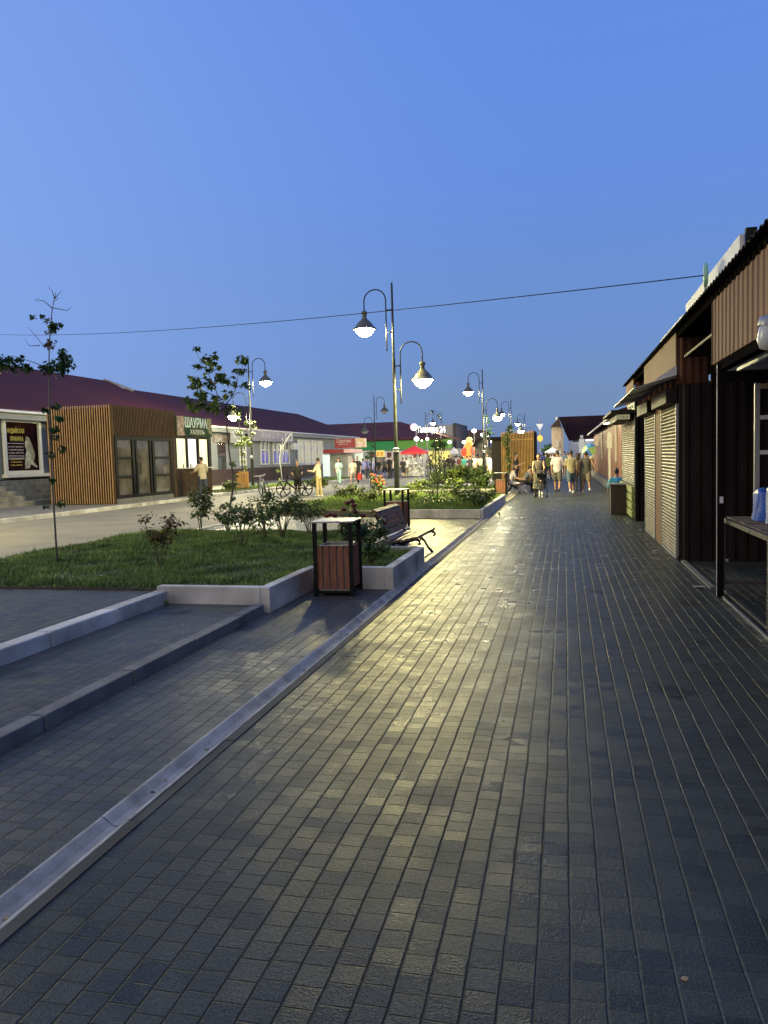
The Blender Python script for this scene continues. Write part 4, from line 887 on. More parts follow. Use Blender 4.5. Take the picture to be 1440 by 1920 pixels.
# right far: row of brown gates
t = thing('gate_row', (0, 0, 0), 'far row of closed brown shop gates with a maroon eave, right of the crowd', 'shop row')
GX = 2.05; m_ = MB(); corr(m_, (GX, 26), (GX, 58), .35, 2.75, .5, .05); m_.build('gates', mat('gate_brown', (.17, .075, .055), .5, var=.45, vscale=.8, stretch=(1, 2.2, .1)), t)
MB().box(GX+.06, GX+4, 26, 58, 0, 2.9).build('wall', mat('gate_wall', (.13, .08, .06), .7), t); MB().box(GX-.25, GX+.05, 26, 58, 0, .34).build('step', CONCD, t)
r = MB(); r.add([(GX-.35, 25.8, 2.95), (GX-.35, 58.2, 2.95), (GX+4, 58.2, 4.2), (GX+4, 25.8, 4.2), (GX-.35, 25.8, 2.85), (GX-.35, 58.2, 2.85), (GX+4, 25.8, 4.1)], [(0, 1, 2, 3), (4, 5, 1, 0), (0, 3, 6, 4)]); r.build('roof', MAROON, t)
MB().tube([(GX-.40, 25.8, 2.88), (GX-.40, 58, 2.88)], .05, 6).build('rain_gutter', WHITE, t)
for y in (32, 44): MB().box(GX-.08, GX-.01, y, y+.35, 1.2, 2.6).build('notice', mat('notice_pale', (.45, .42, .38), .5), t)
WL2 = emis('wall_lamp_glass', (1, .85, .6), 12)
for i, (px, py, Y) in enumerate([(1136, 793, 40), (1154, 791, 31)]):
    p = AY(px, py, Y); q = thing('wall_lamp', p, ['lit wall lamp over the far gates, left of the pair', 'lit wall lamp over the gates nearer the shutters'][i], 'lamp', 'wall lamps over the brown gates'); MB().ell((0, 0, 0), .13 if i else .16, .13, .08).build('glass', WL2, q, smooth=True); MB().bar((0, 0, .09), (GX-.2-p.x, 0, .09), .03, .03).build('arm', BLACK, q)
p = AX(1156, 880, 1.9); q = thing('white_pole', (1.82, 33.5, 0), 'thin white post with a box standing before the brown gates', 'post'); MB().box(-.04, .04, -.04, .04, 0, 2.4).build('post', WHITE, q); MB().box(-.09, .09, -.1, -.045, 1.75, 2.35).build('box', WHITE, q)
# dark roofed hall at the end
t = thing('end_hall', (0, 0, 0), 'big hall with dark brown roof closing the walkway view', 'building')
EY = 92.0; a = AY(1046, 778, EY); zr = a.z; ze = AY(1060, 822, EY).z; x0 = a.x; x1 = AY(1240, 780, EY).x
r = MB(); r.add([(x0+1.2, EY, ze), (x1, EY, ze), (x1, EY+5, zr), (x0, EY+5, zr), (x0+1.2, EY, ze-.3), (x1, EY, ze-.3), (x1, EY+10, ze), (x0+1.2, EY+10, ze)], [(0, 1, 2, 3), (0, 4, 5, 1), (3, 2, 6, 7), (0, 3, 7)]); r.build('roof', mat('roof_darkbrown', (.04, .022, .022), .9, spec=0, var=.2, vscale=.4), t)
MB().box(x0+1.6, x1, EY+.6, EY+9, 0, ze-.31).build('wall', mat('hall_wall_dim', (.10, .085, .08), .7), t)
MB().box(AY(1098, 824, EY).x, AY(1121, 824, EY).x, EY-.3, EY-.1, AY(1100, 827, EY).z, AY(1100, 824, EY).z).build('tube_light', emis('tube_white', (.85, .95, 1), 3), t)
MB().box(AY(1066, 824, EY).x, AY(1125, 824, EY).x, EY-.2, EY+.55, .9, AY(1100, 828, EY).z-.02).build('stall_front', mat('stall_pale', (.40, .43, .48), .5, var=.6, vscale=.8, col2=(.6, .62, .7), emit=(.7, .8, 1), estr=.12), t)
t = thing('pink_house', (0, 0, 0), 'pale pinkish walled house at the left end of the dark hall', 'building')
px_box('wall', 1035, 1052, 800, 872, 88, 6, mat('plaster_pink', (.30, .235, .21), .7, var=.1), t); px_box('wall', 1052.4, 1057, 803, 872, 87.5, 6, mat('plaster_pale', (.34, .30, .31), .7), t)
a = AY(1032, 801, 87.5); b = AY(1053, 801, 87.5); r = MB(); r.add([(a.x, 87.3, a.z), (b.x, 87.3, a.z), (b.x, 94, a.z), (a.x, 94, a.z), ((a.x+b.x)/2+.3, 87.3, a.z+1), ((a.x+b.x)/2+.3, 94, a.z+1)], [(0, 1, 4), (1, 2, 5, 4), (0, 4, 5, 3), (2, 3, 5)]); r.build('roof', PLINTH, t)
px_box('window', 1042, 1048, 826, 838, 87.9, .05, LITW, t)
px_box('spire', 1042, 1045, 782, 799.5, 89, .3, WHITE, t)
# yield sign
p = AY(1013, 850, 72); t = thing('yield_sign', (p.x, 72, 0), 'white downward triangle sign on a tall thin pole beyond the slatted kiosk', 'sign')
z1 = AY(1013, 795, 72).z; z0 = AY(1013, 807, 72).z; wd = 6.5*72/FPX
MB().add([(-wd, 0, z1), (wd, 0, z1), (0, 0, z0), (-wd, .04, z1), (wd, .04, z1), (0, .04, z0)], [(0, 1, 2), (5, 4, 3), (0, 3, 4, 1), (1, 4, 5, 2), (2, 5, 3, 0)]).build('plate', mat('sign_white', (.75, .75, .78), .4, emit=(.8, .9, 1), estr=.3), t)
MB().tube([(0, .09, 0), (0, .09, AY(1013, 787, 72).z)], .05, 6).build('pole', GALV, t)
MB().ell((0, -.12, AY(1013, 822, 72).z), .25, .2, .3).build('amber_light', emis('amber_light', (1, .6, .08), 1.4), t)
# parasol, pylon
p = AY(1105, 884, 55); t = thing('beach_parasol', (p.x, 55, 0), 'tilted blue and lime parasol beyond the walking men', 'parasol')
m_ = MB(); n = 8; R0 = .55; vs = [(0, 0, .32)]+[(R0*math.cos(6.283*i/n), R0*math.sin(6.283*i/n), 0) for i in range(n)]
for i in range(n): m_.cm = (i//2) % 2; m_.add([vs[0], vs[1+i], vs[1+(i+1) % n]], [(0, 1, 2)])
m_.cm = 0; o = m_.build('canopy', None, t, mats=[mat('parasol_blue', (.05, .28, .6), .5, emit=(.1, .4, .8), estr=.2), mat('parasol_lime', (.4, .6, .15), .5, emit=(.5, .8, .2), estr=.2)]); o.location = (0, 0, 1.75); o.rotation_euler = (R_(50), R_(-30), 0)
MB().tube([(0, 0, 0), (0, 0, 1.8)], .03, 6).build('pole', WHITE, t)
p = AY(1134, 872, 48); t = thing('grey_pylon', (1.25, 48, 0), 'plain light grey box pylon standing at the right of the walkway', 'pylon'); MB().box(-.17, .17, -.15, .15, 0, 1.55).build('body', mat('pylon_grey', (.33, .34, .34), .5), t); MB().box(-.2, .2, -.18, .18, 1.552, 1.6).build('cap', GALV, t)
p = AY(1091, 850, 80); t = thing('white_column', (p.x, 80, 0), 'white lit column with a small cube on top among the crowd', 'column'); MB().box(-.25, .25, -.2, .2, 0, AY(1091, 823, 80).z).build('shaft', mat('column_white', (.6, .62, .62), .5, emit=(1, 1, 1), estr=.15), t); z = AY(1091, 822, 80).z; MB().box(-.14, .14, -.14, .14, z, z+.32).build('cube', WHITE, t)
# ground objects on left: tree guard
t = thing('tree_guard', (AX(453, 850, -17.5).x, AX(453, 850, -17.5).y+0, .13), 'yellow lamplit slatted tree guard on the grass strip', 'tree guard')
m_ = MB()
for i in range(12): a = 6.283*i/12; m_.box(.30*math.cos(a)-.03, .30*math.cos(a)+.03, .30*math.sin(a)-.02, .30*math.sin(a)+.02, 0, .95)
m_.build('slats', WOODLIT, t); m_ = MB()
for z in (.25, .75): m_.tube([(.27*math.cos(a), .27*math.sin(a), z) for a in np.linspace(0, 6.283, 20)], .015, 5)
m_.build('hoop', GALV, t)
# ================================================================ TREES AND SHRUBS
MAPLE = [(0, 0), (.18, .05), (.5, -.02), (.36, .22), (.55, .5), (.25, .48), (.0, 1.0), (-.25, .48), (-.55, .5), (-.36, .22), (-.5, -.02), (-.18, .05)]
OVAL = [(0, 0), (.22, .25), (.26, .5), (.16, .8), (0, 1.0), (-.16, .8), (-.26, .5), (-.22, .25)]
def leaf(mb, p, size, rr, shape=MAPLE, droop=.5, d=None):
    a = rr.uniform(0, 6.283); el = rr.uniform(-1.1, .5)-droop*.4
    y = Vector((math.cos(a)*math.cos(el), math.sin(a)*math.cos(el), math.sin(el)))
    if d is not None: y = (y*.6+d).normalized()
    x = y.cross(Vector((rr.uniform(-.5, .5), rr.uniform(-.5, .5), 1))).normalized(); z = x.cross(y)
    s = size*rr.uniform(.6, 1.15); f = rr.uniform(.1, .45)
    vs = [p + x*(q[0]*s) + y*(q[1]*s) + z*(abs(q[0])*f*s - .15*q[1]*q[1]*s) for q in shape]
    n = len(vs); c = p + y*(.4*s)
    mb.add([c]+vs, [(0, i+1, (i+1) % n+1) for i in range(n)])
def cluster(mb, c, r, n, size, rr, shape=MAPLE, flat=.8):
    for i in range(n):
        u = Vector((rr.gauss(0, 1), rr.gauss(0, 1), rr.gauss(0, 1)*flat)); u.normalize(); leaf(mb, c+u*r*rr.uniform(.15, 1)**.6, size, rr, shape)
def make_tree(name, base, trunk, branches, clusters, lf, bark, label, cat='tree', size=.1, dens=1.0, rad=.02, shape=MAPLE, group=None, seed=1, z0=.14, dY=.25):
    # trunk/branches/clusters given as (px,py) at depth Y, turned to real points around it
    rr = random.Random(seed); Y = base[2]; b3 = AY(base[0], base[1], Y); b3.z = z0
    t = thing(name, b3, label, cat, group)
    pt = [b3-b3]+[AY(x, y, Y)-b3 for x, y in trunk]; n = len(pt)
    MB().tube(pt, [rad*(1-.7*i/(n-1)) for i in range(n)], 7).build('trunk', bark, t, smooth=True)
    if branches:
        m_ = MB()
        for br in branches:
            off = [rr.uniform(-dY, dY) for _ in br]; off[0] = 0
            q = [AY(x, y, Y)-b3+Vector((0, o, 0)) for (x, y), o in zip(br, off)]; m_.tube(q, [rad*.45*(1-.75*i/max(1, len(q)-1)) for i in range(len(q))], 5)
        m_.build('branches', bark, t, smooth=True)
    if clusters:
        m_ = MB(); k_ = Y/FPX
        for x, y, r in clusters:
            R0 = r*k_; c = AY(x, y, Y)-b3+Vector((0, rr.uniform(-dY, dY), 0)); n_ = max(6, int(dens*24*(R0/size)**1.7)); cluster(m_, c, R0, n_, size, rr, shape)
        m_.build('crown', lf, t)
    return t
TWIG = mat('twig_bluegrey', (.10, .09, .085), .8)
LEAFB = mat('leaf_brownish', (.10, .075, .03), .6, var=.5, vscale=12, col2=(.16, .10, .05))
t = make_tree('sapling', (108, 1062, 9.81), [(104, 1000), (101, 950), (97, 880), (94, 800), (92, 720), (92, 660), (95, 610), (98, 580), (102, 559)],
    [[(93, 643), (84, 652), (60, 620), (49, 612)], [(75, 648), (62, 650), (53, 635)], [(98, 578), (86, 565), (70, 564), (67, 556)], [(98, 577), (122, 581), (134, 575)], [(100, 565), (117, 560)], [(102, 559), (92, 543), (88, 537)], [(103, 560), (113, 543)], [(103, 559), (101, 546)], [(92, 690), (60, 678), (30, 668), (10, 680)], [(92, 682), (115, 665), (125, 656)]],
    [(105, 688, 20), (88, 690, 14), (118, 684, 14), (122, 660, 8), (132, 672, 8), (140, 686, 5), (112, 668, 9), (20, 684, 20), (-4, 680, 22), (42, 688, 12), (8, 672, 10), (36, 672, 8), (104, 610, 9), (108, 618, 8), (70, 595, 4), (77, 590, 4), (118, 610, 5), (100, 762, 10), (85, 770, 8), (112, 785, 8), (104, 806, 11), (96, 820, 9), (110, 840, 8), (98, 852, 6), (102, 900, 7), (92, 897, 4), (106, 945, 6), (97, 948, 4), (112, 1052, 9), (104, 1058, 8)],
    LEAFD, TWIG, 'thin young sapling with bare twigs on top, at the left of the nearest lawn', size=.075, dens=1.25, rad=.016, seed=3, dY=.09)
m_ = MB(); rr = random.Random(9); b3 = t.location
for x, y, r in [(90, 600, 8), (92, 625, 11), (96, 640, 9), (88, 645, 7), (98, 652, 7)]: cluster(m_, AY(x, y, 9.81)-b3, r*9.81/FPX, 9, .07, rr)
m_.build('withered_leaves', LEAFB, t)
make_tree('young_maple', (428, 985, 16.45), [(431, 955), (436, 920), (437, 890), (430, 850), (425, 800), (424, 765), (424, 752)],
    [[(424, 765), (416, 748), (405, 725), (395, 700), (383, 680), (370, 658)], [(424, 760), (430, 742), (438, 728), (452, 700), (456, 684)], [(416, 748), (390, 735), (365, 722)], [(424, 770), (400, 765), (372, 762)], [(405, 725), (385, 710), (358, 706)], [(438, 728), (450, 722), (462, 720)], [(395, 700), (405, 685), (412, 685)]],
    [(365, 652, 7), (378, 671, 10), (388, 676, 8), (396, 666, 7), (366, 686, 8), (404, 682, 8), (411, 688, 6), (397, 695, 9), (408, 703, 9), (355, 708, 9), (364, 712, 9), (360, 724, 9), (372, 722, 9), (384, 714, 9), (394, 722, 8), (414, 712, 11), (421, 706, 9), (428, 714, 7), (434, 718, 6), (440, 708, 5), (446, 696, 7), (449, 692, 6), (452, 672, 9), (459, 676, 7), (457, 722, 7), (464, 726, 5), (441, 724, 6), (423, 738, 8), (427, 746, 6), (370, 738, 11), (385, 742, 12), (400, 748, 12), (360, 752, 12), (375, 762, 13), (392, 764, 13), (408, 764, 12), (352, 762, 8), (422, 768, 9), (434, 764, 6), (440, 768, 6), (436, 890, 4), (443, 868, 6), (434, 933, 3)],
    mat('leaf_maple', (.09, .18, .04), .6, spec=.2, var=.45, vscale=5, col2=(.12, .17, .04)), BARK, 'slender maple with a loose leafy crown, beside the shawarma kiosk sign in view', size=.125, dens=1.0, rad=.03, seed=4)
make_tree('lit_young_tree', (455, 916, 41), [(455, 890), (453, 850), (452, 815), (447, 790)], [[(452, 815), (465, 800), (475, 795)], [(447, 790), (442, 775), (440, 765)]],
    [(440, 765, 6), (446, 775, 7), (443, 785, 6), (462, 793, 6), (472, 792, 6), (476, 800, 5), (475, 812, 5), (452, 812, 8), (458, 822, 9), (448, 828, 9), (465, 832, 7), (456, 834, 8), (440, 834, 5), (454, 850, 6), (452, 864, 4), (456, 874, 4), (454, 885, 4), (462, 886, 4)],
    LEAFY, BARK, 'yellow-green lamplit young tree standing in front of the grey building door', size=.15, dens=1.0, rad=.05, seed=5, dY=.4)
make_tree('limewashed_tree', (530, 910, 43), [(527, 880), (524, 860), (526, 845), (533, 832), (541, 820), (547, 813)], [[(528, 842), (522, 833)], [(535, 830), (530, 822)]], [(525, 882, 5), (527, 900, 4)], LEAFY, BARKW, 'bare white-trunked thin tree between the two bicycles', size=.12, dens=.7, rad=.035, seed=6)
make_tree('tall_shrub', (820, 948, 22.6), [(820, 910), (817, 870), (816, 830), (817, 800), (818, 780)], [[(818, 800), (824, 788)], [(817, 850), (808, 842)], [(820, 910), (800, 890)], [(820, 905), (845, 885)], [(819, 880), (835, 860)]],
    [(815, 773, 6), (820, 776, 5), (825, 783, 3.5), (826, 792, 3.5), (819, 828, 7), (825, 842, 8), (813, 850, 8), (820, 860, 9), (830, 868, 9), (810, 870, 9), (818, 880, 11), (832, 885, 11), (806, 892, 11), (822, 900, 13), (840, 900, 12), (800, 910, 14), (818, 920, 15), (838, 922, 14), (855, 912, 10), (806, 932, 14), (826, 940, 14), (848, 938, 12), (795, 938, 9), (868, 940, 9)],
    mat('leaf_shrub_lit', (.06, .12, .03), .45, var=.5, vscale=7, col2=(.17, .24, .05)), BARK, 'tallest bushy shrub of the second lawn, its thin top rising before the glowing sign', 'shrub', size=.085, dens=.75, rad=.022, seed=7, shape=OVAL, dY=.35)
make_tree('climbing_tree', (956, 905, 44.5), [(955, 870), (952, 840), (952, 815), (955, 800)], [], [(957, 800, 5), (955, 808, 6), (950, 815, 6), (945, 822, 6), (952, 826, 6), (947, 832, 5), (951, 840, 5), (953, 850, 5), (950, 858, 5), (954, 866, 5), (953, 875, 4), (956, 884, 4), (958, 893, 4)],
    LEAFY, BARK, 'narrow leafy yellow-green tree in front of the lamplit slatted kiosk', size=.15, dens=1.1, rad=.04, seed=8, dY=.25)
make_tree('small_dark_tree', (695, 905, 40), [(696, 880), (697, 860), (698, 840)], [[(697, 860), (690, 850)]], [(693, 848, 5), (700, 848, 4), (697, 858, 5), (690, 856, 4), (699, 836, 3), (698, 828, 2.5), (696, 870, 3)],
    LEAFD, BARK, 'thin dark-leaved sapling between the unlit lamp and the nearest lamp pole', size=.14, dens=.8, rad=.04, seed=9)
make_tree('small_dark_tree', (912, 893, 60), [(911, 850), (912, 800), (913, 785)], [], [(912, 780, 2.5), (918, 788, 2), (914, 790, 3), (917, 806, 4), (921, 812, 4), (915, 816, 3), (922, 800, 3)], LEAFD, BARK, 'sparse dark treetop right beside the second lit lamp pole', size=.2, dens=.9, rad=.05, seed=10)
make_tree('far_tree', (824, 880, 70), [(823, 850), (822, 835)], [], [(822, 826, 8), (815, 832, 7), (830, 832, 7), (823, 838, 8)], mat('leaf_far', (.05, .11, .03), .6, var=.4, vscale=3), BARK, 'round green treetop before the lime fascia of the store', size=.3, dens=1.4, rad=.08, seed=11, dY=.6)
make_tree('far_tree', (1025, 872, 95), [(1026, 850)], [], [(1022, 842, 6), (1029, 838, 7), (1036, 842, 6), (1026, 850, 8), (1034, 852, 7)], LEAFD, BARK, 'dark distant tree between the triangle sign and the pink house', size=.4, dens=1.6, rad=.1, seed=12, dY=1)
def shrub(px, py, h, wd, lf, label, seed, stems=6, n=220, size=.06, mul=2.9, lsc=1.22, shape=OVAL, bloom=None, nb=0, bs=.03, z=.15, name='shrub', cat='shrub', group='shrubs planted in the lawns', lean=0, blooms=None, tuft=.35, world=None):
    rr = random.Random(seed); b3 = Vector(world) if world else G(px, py, z); t = thing(name, b3, label, cat, group)
    s_ = MB(); l_ = MB(); tips = []
    for i in range(stems):
        a = rr.uniform(0, 6.283); r = wd*rr.uniform(.2, 1); hh = h*rr.uniform(.6, 1.02); p0 = Vector((rr.uniform(-.03, .03), rr.uniform(-.03, .03), 0))
        p1 = p0+Vector((math.cos(a)*r*.35, math.sin(a)*r*.35, hh*.5)); p2 = p0+Vector((math.cos(a)*r*.8+lean*hh, math.sin(a)*r*.8, hh*.85)); p3 = p0+Vector((math.cos(a)*r+lean*hh*1.2, math.sin(a)*r, hh))
        s_.tube([p0, p1, p2, p3], [.009, .007, .005, .003], 5); tips.append((p1, p2, p3))
        for j in range(3):
            q0 = p1.lerp(p2, rr.uniform(0, 1)); q1 = q0+Vector((rr.uniform(-1, 1), rr.uniform(-1, 1), rr.uniform(.2, 1))).normalized()*h*.25; s_.tube([q0, q1], [.004, .002], 4); tips.append((q0, q0.lerp(q1, .5), q1))
    s_.build('stems', STEM, t)
    n = int(n*mul); size *= lsc
    for i in range(n):
        a_, b_, c_ = rr.choice(tips); u = rr.uniform(tuft, 1); p = a_.lerp(b_, u*2) if u < .5 else b_.lerp(c_, u*2-1)
        p = p+Vector((rr.gauss(0, 1), rr.gauss(0, 1), rr.gauss(0, 1)))*size*.5; leaf(l_, p, size, rr, shape, d=Vector((p.x, p.y, .15*h)).normalized()*.5)
    l_.build('foliage', lf, t)
    if bloom:
        pts = [rr.choice(tips)[2]+Vector((rr.uniform(-1, 1), rr.uniform(-1, 1), rr.uniform(0, 1)))*.03 for _ in range(nb)] if blooms is None else [Vector(q) for q in blooms]
        m_ = MB()
        for p in pts:
            for k_ in range(7):
                a = 6.283*k_/7+rr.random(); d = Vector((math.cos(a)*.5, math.sin(a)*.5, .5)); m_.ell(p+d*bs*.55, bs*.55, bs*.4, bs*.6, 6, 4, Matrix.Rotation(a, 3, 'Z'))
            m_.ell(p+Vector((0, 0, bs*.3)), bs*.6, bs*.6, bs*.6, 6, 4)
        m_.build('blossoms', bloom, t, smooth=True)
    return t
LEAFN = mat('leaf_shrub', (.085, .16, .04), .6, spec=.15, var=.5, vscale=9, col2=(.13, .19, .05))
shrub(300, 1072, .78, .28, mat('leaf_reddish', (.085, .10, .03), .6, spec=.1, var=.6, vscale=9, col2=(.20, .11, .05)), 'reddish-tipped leggy rose bush at the front left of the nearest lawn', 21, 6, 150, .055)
shrub(375, 1002, .98, .18, LEAFN, 'tall narrow leafy shoot at the road edge of the nearest lawn', 22, 4, 170, .085, tuft=.25)
shrub(455, 1032, .92, .32, LEAFN, 'open thin-stemmed bush in the middle of the nearest lawn', 23, 7, 230, .06, tuft=.5)
shrub(530, 1012, .88, .55, LEAFN, 'broadest leafy bush at the back of the nearest lawn', 24, 9, 380, .06, tuft=.4)
shrub(583, 1006, .78, .38, LEAFN, 'bush at the far right end of the nearest lawn, left of the roses', 25, 7, 220, .06, tuft=.45)
shrub(497, 1016, .70, .3, LEAFN, 'low bush left of the broadest one in the nearest lawn', 26, 6, 160, .06)
shrub(430, 1000, .45, .3, LEAFN, 'small bush at the foot of the slender maple', 27, 6, 150, .06)
p = G(672, 1035, .2)
shrub(0, 0, .72, .30, LEAFD, 'dark rose bush with deep red blooms behind the nearest bin', 28, 8, 330, .05, bloom=ROSE, bs=.052, world=(-2.95, 10.35, .195), blooms=[(-.28, 0, .62), (-.22, .05, .60), (-.02, 0, .78), (.06, .05, .74), (-.06, -.05, .70), (.10, -.05, .66), (.02, .1, .80), (.2, 0, .60), (-.33, .02, .60)])
shrub(0, 0, .55, .35, LEAFD, 'rose bush with one dark bloom beside the bench arm', 29, 7, 260, .05, bloom=ROSE, bs=.045, world=(-2.68, 10.55, .195), blooms=[(.16, .1, .47)])
shrub(0, 0, .35, .3, LEAFN, 'low green bush between the bin and the bench corner', 30, 7, 200, .05, world=(-2.5, 9.75, .195))
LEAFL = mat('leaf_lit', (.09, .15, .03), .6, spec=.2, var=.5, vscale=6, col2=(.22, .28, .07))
specs = [(655, 945, .62, .55, 260, 'lit yellow-green bush left of the flaming red blossoms', LEAFL), (690, 948, .5, .5, 200, 'low lamplit bush directly left of the nearest lamp pole', LEAFL), (765, 942, .35, .4, 120, 'low bush right behind the second bin', LEAFL), (868, 952, .62, .55, 300, 'bush in the right part of the second lawn', LEAFL), (893, 956, .5, .4, 240, 'bush nearest the right wall corner of the second lawn', LEAFN), (910, 945, .45, .4, 200, 'far bush along the right wall of the second lawn', LEAFN), (785, 925, .6, .6, 220, 'pale lit bush at the left of the tallest shrub', LEAFL), (850, 928, .6, .7, 260, 'bush behind the tallest shrub on its right', LEAFL)]
for i, (px, py, h, wd, n, lb, lf) in enumerate(specs):
    shrub(px, py, h, wd, lf, lb, 40+i, 8, n, .075, z=.15, bloom=WHITEF if i in (3, 4, 6) else None, nb=9, bs=.03)
shrub(715, 935, .95, .45, LEAFL, 'bush with bright red blossoms left of the nearest lamp pole', 50, 9, 220, .075, bloom=ROSEB, nb=26, bs=.055)
for i, (px, py, h, wd, Yv, lb) in enumerate([(860, 0, 1.1, .9, 35, 'big loose bush in the third lawn, left part'), (885, 0, 1.0, .9, 36, 'big loose bush in the third lawn, before the lit lamp pole'), (905, 0, .6, .5, 34, 'low dark bush at the front of the third lawn'), (835, 0, .9, .8, 34.5, 'bush of the third lawn nearest the road'), (880, 0, .8, .8, 50, 'bush in the fourth lawn by the second lit lamp'), (430, 0, .4, .5, 38, 'low yellow flowering clump on the grass strip by the shawarma kiosk')]):
    a = AY(px, 890, Yv); shrub(0, 0, h, wd, LEAFL if i != 2 else LEAFN, lb, 60+i, 10, 380, .11, world=(a.x, Yv, .13), bloom=WHITEF if i in (2, 4) else (mat('petals_yellow', (.7, .55, .1), .5) if i == 5 else None), nb=14, bs=.05)
p = G(590, 933); 
shrub(0, 0, .9, .55, LEAFL, 'leafy green bush just behind the black bicycle', 70, 9, 380, .09, world=(-11.3, 34.6, .0))
# ================================================================ PEOPLE
def chain(mb, pts, rs, n=10):
    mb.tube(pts, rs, n)
    for p, r in zip(pts, rs): mb.ell(p, r, r, r, n, 6)
def remeshed(mb, name, m_, parent, vox, smooth_it=3):
    me = bpy.data.meshes.new('tmp'); me.from_pydata(mb.v, [], mb.f); me.update()
    bm = bmesh.new(); bm.from_mesh(me); bmesh.ops.recalc_face_normals(bm, faces=bm.faces); bm.to_mesh(me); bm.free()
    o = bpy.data.objects.new('tmp', me); COL.objects.link(o)
    r = o.modifiers.new('r', 'REMESH'); r.mode = 'VOXEL'; r.voxel_size = vox; r.use_smooth_shade = True
    s_ = o.modifiers.new('s', 'SMOOTH'); s_.iterations = smooth_it; s_.factor = .5
    dg = bpy.context.evaluated_depsgraph_get(); dg.update(); nm = bpy.data.meshes.new_from_object(o.evaluated_get(dg)); bpy.data.objects.remove(o)
    nm.materials.clear(); nm.materials.append(m_); nm.name = name
    nm.polygons.foreach_set('use_smooth', [True]*len(nm.polygons))
    ob = bpy.data.objects.new(name, nm); COL.objects.link(ob)
    if parent: ob.parent = parent
    return ob
def rotx(v, a): c, s = math.cos(a), math.sin(a); return Vector((v.x, v.y*c-v.z*s, v.y*s+v.z*c))
def person(loc, rz, H, label, shirt, pants, shoes, legs=((.0, .05), (.0, .05)), arms=((.05, .15, .2), (.05, .15, .2)), lean=0, sleeve='short', leg='long', hair='short', skin=SKIN, skirt=None, face=True, vox=.0105, sit=None, girth=1.0, group=None, look=0, hairm=HAIR, strap=None):
    s = H/1.75; t = thing('person', loc, label, 'person', group, rz)
    V = Vector; pz = .93
    hips = [V((-.09, 0, pz)), V((.09, 0, pz))]; J = []
    for side, (hp, kb) in enumerate(legs):
        k = hips[side]+rotx(V((0, 0, -.43)), hp); k.x += (-1 if side == 0 else 1)*.01; a = k+rotx(V((0, 0, -.42)), hp-kb); J.append((hips[side], k, a))
    T = lambda v: V((0, 0, pz))+rotx(v-V((0, 0, pz)), -lean)
    A = []
    for side, (fw_, ab, el) in enumerate(arms):
        sg = -1 if side == 0 else 1; sh = T(V((sg*.185*girth**.5, 0, 1.41)))
        d = rotx(V((sg*math.sin(ab), 0, -math.cos(ab))), fw_-lean*.5); e = sh+d*.29; d2 = rotx(V((sg*math.sin(ab)*.4, 0, -math.cos(ab))), fw_+el-lean*.5); inw = V((-sg*.25*min(1, el), 0, 0)); d2 = (d2+inw).normalized(); w_ = e+d2*.25; A.append((sh, e, w_, d2, sg))
    lo = min(a.z for _, _, a in J)-.07; off = V((0, 0, -lo if sit is None else sit-pz))
    if sit is not None: off = V((0, 0, sit+.09-pz))
    sc = lambda p: (p+off)*s
    B = MB(); f = lambda pts, rs, n=10: chain(B, [sc(p) for p in pts], [r*s for r in rs], n)
    head = T(V((0, .015, 1.64))); nk = T(V((0, -.005, 1.45)))
    f([T(V((0, 0, 1.36))), nk, T(V((0, .005, 1.54)))], [.062, .056, .053])
    hM = Matrix.Rotation(look, 3, 'Z')
    B.ell(sc(head), .077*s, .095*s, .118*s, 18, 12, hM); B.ell(sc(head+hM@V((0, .03, -.06))), .055*s, .062*s, .06*s, 12, 8)
    B.ell(sc(head+hM@V((0, .098, -.018))), .013*s, .02*s, .022*s, 8, 6)
    for sg in (-1, 1): B.ell(sc(head+hM@V((sg*.078, -.005, -.01))), .012*s, .022*s, .032*s, 8, 6)
    g_ = girth
    B.loft([(sc(T(V((0, 0, z)))).x, sc(T(V((0, 0, z)))).y, sc(T(V((0, 0, z)))).z, rx*s*g_, ry*s*g_) for z, rx, ry in [(.86, .13, .09), (.93, .15, .10), (1.05, .13, .09), (1.20, .145, .10), (1.34, .165, .10), (1.42, .15, .075), (1.46, .07, .055)]])
    for h_, k, a in J:
        f([h_+V((0, 0, .02)), h_.lerp(k, .5), k, k.lerp(a, .35), a], [.083*g_, .07*g_, .05, .052, .036])
        fd = rotx(V((0, .13, 0)), 0); f([a+V((0, -.03, -.03)), a+V((0, .05, -.035)), a+V((0, .14, -.045))], [.036, .036, .028])
    for sh, e, w_, d2, sg in A:
        f([sh, sh.lerp(e, .5), e, e.lerp(w_, .4), w_], [.052*g_**.5, .044, .036, .035, .025])
        pal = w_+d2*.045; x_ = d2.cross(V((0, 0, 1)) if abs(d2.z) < .9 else V((1, 0, 0))).normalized(); y_ = V((0, 1, 0)) if abs(d2.y) < .9 else V((0, 0, 1)); y_ = (y_-d2*y_.dot(d2)).normalized()
        f([w_, pal, w_+d2*.085], [.025, .03, .028], 8)
        for q in range(4):
            b0 = w_+d2*.085+y_*(.024-.016*q); ln = [.068, .078, .072, .055][q]; cu = d2.cross(y_).normalized()*(-sg)*.25
            m1 = b0+d2*ln*.5; m2 = m1+(d2+cu*1.6).normalized()*ln*.5; f([b0, m1, m2], [.0105, .010, .009], 6)
        b0 = w_+d2*.03+y_*.026; f([b0, b0+(d2*.6+y_*.7).normalized()*.035, b0+(d2*.9+y_*.5).normalized()*.062], [.012, .011, .009], 6)
    remeshed(B, 'body', skin, t, vox*s, 2)
    # shirt
    C = MB(); fc = lambda pts, rs, n=12: chain(C, [sc(p) for p in pts], [r*s for r in rs], n)
    hem = .84 if skirt is None else .80
